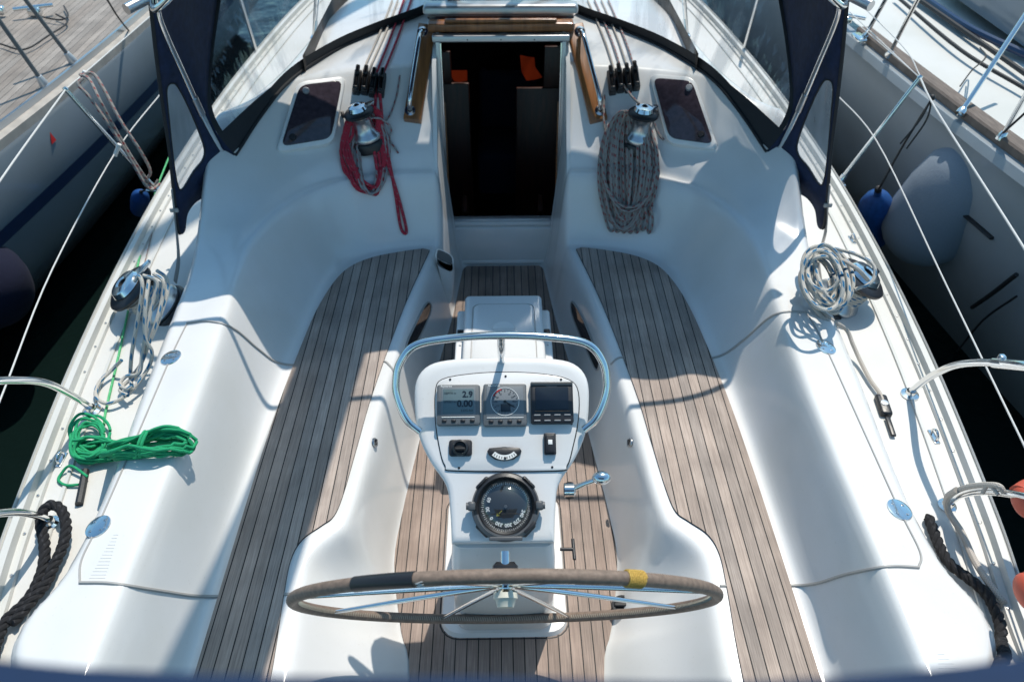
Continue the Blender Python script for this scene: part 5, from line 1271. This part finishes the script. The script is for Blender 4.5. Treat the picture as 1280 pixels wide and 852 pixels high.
b = MB(); k0 = [i for i, (x, y) in enumerate(hr_) if y < 5.35]; b.loft([[Vector((x+dx, y, 1.0+dz)) for dx, dz in ((.035, -.005), (.035, .035), (.045, .045), (.125, .045), (.135, .035), (.135, -.0))] for x, y in [hr_[i] for i in k0]], closed=False); b.build('toe_rail', M['teakdry'], sn)
for (b0, t0) in (((1081, 46), (1110, -5)), ((1112, 68), (1148, -2)), ((1201, 141), (1284, 15)), ((1252, 172), (1310, 70))):
    p = P(b0[0], b0[1], 1.03); d = P(t0[0], t0[1], 1.45)-p; b = MB(); b.tube([p, p+d*1.1], .013, 10, 0); b.lathe(axisframe(p, d), [(.028, -.01), (.026, .01), (.017, .03), (.0125, .031)], 16, 0); b.build('stanchion', M['steel'], sn)
def snl(pts, r, name, mat): b = MB(); b.stube(pts, r, 8); b.build(name, M[mat], sn)
snl([P(1062, 15, 1.25), P(1112, 62, 1.22), P(1148, 96, 1.2)], .003, 'lifeline', 'wire'); snl([P(1070, 0, 1.3), P(1130, 60, 1.25), P(1150, 95, 1.2)], .003, 'lifeline', 'wire')
snl([P(1120, -5, 1.06), P(1200, 62, 1.06), P(1285, 113, 1.06)], .012, 'deck_track', 'black2'); snl([P(1128, -15, 1.06), P(1210, 42, 1.06), P(1290, 98, 1.06)], .016, 'deck_track', 'black2')
snl([P(1148, -8, 1.07), P(1210, 34, 1.07), P(1290, 72, 1.07)], .025, 'deck_stripe', 'bluestripe')
snl([P(1200, 108, 1.05), P(1215, 88, 1.06), P(1232, 72, 1.3), P(1225, 60, 1.2)], .004, 'deck_line', 'black2')
b = MB(); cp = [P(1170, -20, 1.10), P(1285, 62, 1.10), P(1400, 60, 1.1), P(1350, -60, 1.1)]; b.loft([[cp[3], cp[2]], [cp[0], cp[1]]], closed=False); b.loft([[cp[0]+Vector((.03, .03, .25)), cp[1]+Vector((.03, .03, .25)), cp[2]+Vector((.0, .03, .25)), cp[3]+Vector((.0, .0, .25))], [cp[0], cp[1], cp[2], cp[3]]]); b.build('coachroof', M['hullwhite'], sn)
p = PY(1060, 30, 5.6); b = MB(); q = P(1058, 28, 1.03); b.tube([q+Vector((-.09, .06, .05)), q+Vector((.09, -.08, .05))], .013, 10); b.box(WF(q), (0, 0, .02), (.05, .07, .05), .01); b.build('cleat', M['steel'], sn)
b = MB(); b.box(WF(q+Vector((-.02, -.3, -.0))), (0, 0, 0), (.06, .14, .03), .01); b.build('fairlead', M['steel'], sn)
# recess and line marks on the starboard hull
def onh2(px, py, off=.008):
    r = ray(px, py); prof = ((.84, 0), (.5, .05), (.1, .16), (-.25, .34), (-.48, .46))
    for k in range(900):
        t = 2.0+k*.006; q = CAM+r*t; x = None
        for (x0, y0), (x1, y1) in zip(hr_, hr_[1:]):
            if y1 <= q.y <= y0: x = x1+(x0-x1)*(q.y-y1)/(y0-y1)
        if x is None or q.z > .84: continue
        if q.x >= x+hullx(q.z, prof): return q-Vector((off, 0, 0))
    return P(px, py, .3)
b = MB(); b.stube([onh2(1208, 268), onh2(1222, 280), onh2(1243, 298)], .022, 10, flat=.4); b.build('hull_drain_slot', M['black2'], sn)
fender(P(1240, 186, .88), P(1128, 318, .12), .255, 'fendergrey', 'large grey-blue covered fender against the starboard neighbour hull', rope=[P(1248, 172, 1.0), P(1285, 138, 1.3)])
fender(P(1097, 243, .52), P(1090, 300, .02), .105, 'fender', 'small bright blue fender on a black line beyond the starboard toe rail', rope=[P(1101, 232, .65), P(1130, 180, .9), P(1164, 125, 1.2)])
b = MB(); k = P(1165, 122, 1.21); b.ball(k, .016); b.stube([k, P(1150, 150, 1.1), P(1125, 180, .98)], .0045, 6); b.stube([k, P(1158, 150, 1.1), P(1133, 186, .95)], .0045, 6); o = b.build('black_lashing', M['black2']); tag(o, 'black cord knotted to the starboard lifeline with two hanging ends', 'cord')
for i, pp in enumerate(([(1283, 343), (1250, 368), (1226, 384)], [(1283, 370), (1240, 400), (1205, 440), (1190, 452)])):
    pts = [onh2(a, c, .05) for a, c in pp]; b = MB(); b.stube(pts, .012-.006*i, 8); o = b.build('mooring_line', M['black2']); tag(o, ('short thick black line hanging at the starboard neighbour hull, right edge', 'thin black line below the thick one against the starboard neighbour hull')[i], 'rope')
# orange horseshoe lifebuoy at the starboard stern rail
b = MB()
e0, e1 = P(1282, 627, .92), P(1287, 741, .92)
lp = [e0, e0+Vector((.07, .02, 0)), e0*.7+e1*.3+Vector((.20, 0, 0)), e0*.3+e1*.7+Vector((.20, 0, 0)), e1+Vector((.07, -.02, 0)), e1]
b.stube(lp, .058, 20, n=8, flat=.75); b.ball(e0, .058, 0, 20, (.55, 1, .75)); b.ball(e1, .058, 0, 20, (.55, 1, .75))
for e_ in (e0, e1): b.tube([e_+Vector((.012+.0*k, .0595*math.cos(2*PI*k/20), .0595*.76*math.sin(2*PI*k/20))) for k in range(20)], .003, 5, closed=True)
o = b.build('lifebuoy', M['orange']); tag(o, 'orange-red horseshoe lifebuoy on the starboard stern rail', 'lifebuoy')

# ------------------------------------------------------------------ camera, light, world
cd = bpy.data.cameras.new('Camera'); cam = bpy.data.objects.new('Camera', cd); COL.objects.link(cam)
cam.location = CAM; cam.rotation_euler = fw.to_track_quat('-Z', 'Y').to_euler(); cd.sensor_width = 36; cd.lens = 36*F/1280; cd.clip_end = 2000; cd.clip_start = .02
cd.dof.use_dof = True; cd.dof.focus_distance = 2.6; cd.dof.aperture_fstop = 3.0
scene.camera = cam
SUN = Vector((.22, .42, 1)).normalized()
ld = bpy.data.lights.new('Sun', 'SUN'); ld.energy = 4.0; ld.angle = math.radians(.55); ld.color = (1, .93, .835)
lo = bpy.data.objects.new('Sun', ld); COL.objects.link(lo); lo.rotation_euler = SUN.to_track_quat('Z', 'Y').to_euler(); lo.location = (3, 6, 12)
wd = bpy.data.worlds.new('World'); scene.world = wd; wd.use_nodes = True; nt = wd.node_tree
sk = nt.nodes.new('ShaderNodeTexSky'); sk.sky_type = 'NISHITA'; sk.sun_disc = False; sk.ozone_density = 2.0; sk.altitude = 0; sk.sun_elevation = math.asin(SUN.z); sk.sun_rotation = math.atan2(SUN.x, SUN.y)
bg = nt.nodes['Background']; tn = nt.nodes.new('ShaderNodeVectorMath'); tn.operation = 'MULTIPLY'; tn.inputs[1].default_value = (.72, 1.05, 1.08)
nt.links.new(sk.outputs[0], tn.inputs[0]); nt.links.new(tn.outputs[0], bg.inputs[0]); bg.inputs[1].default_value = .15
scene.view_settings.view_transform = 'Standard'; scene.view_settings.look = 'None'; scene.view_settings.exposure = .10; scene.view_settings.gamma = 1
scene.render.engine = 'CYCLES'
scene.cycles.max_bounces = 8; scene.cycles.transparent_max_bounces = 12
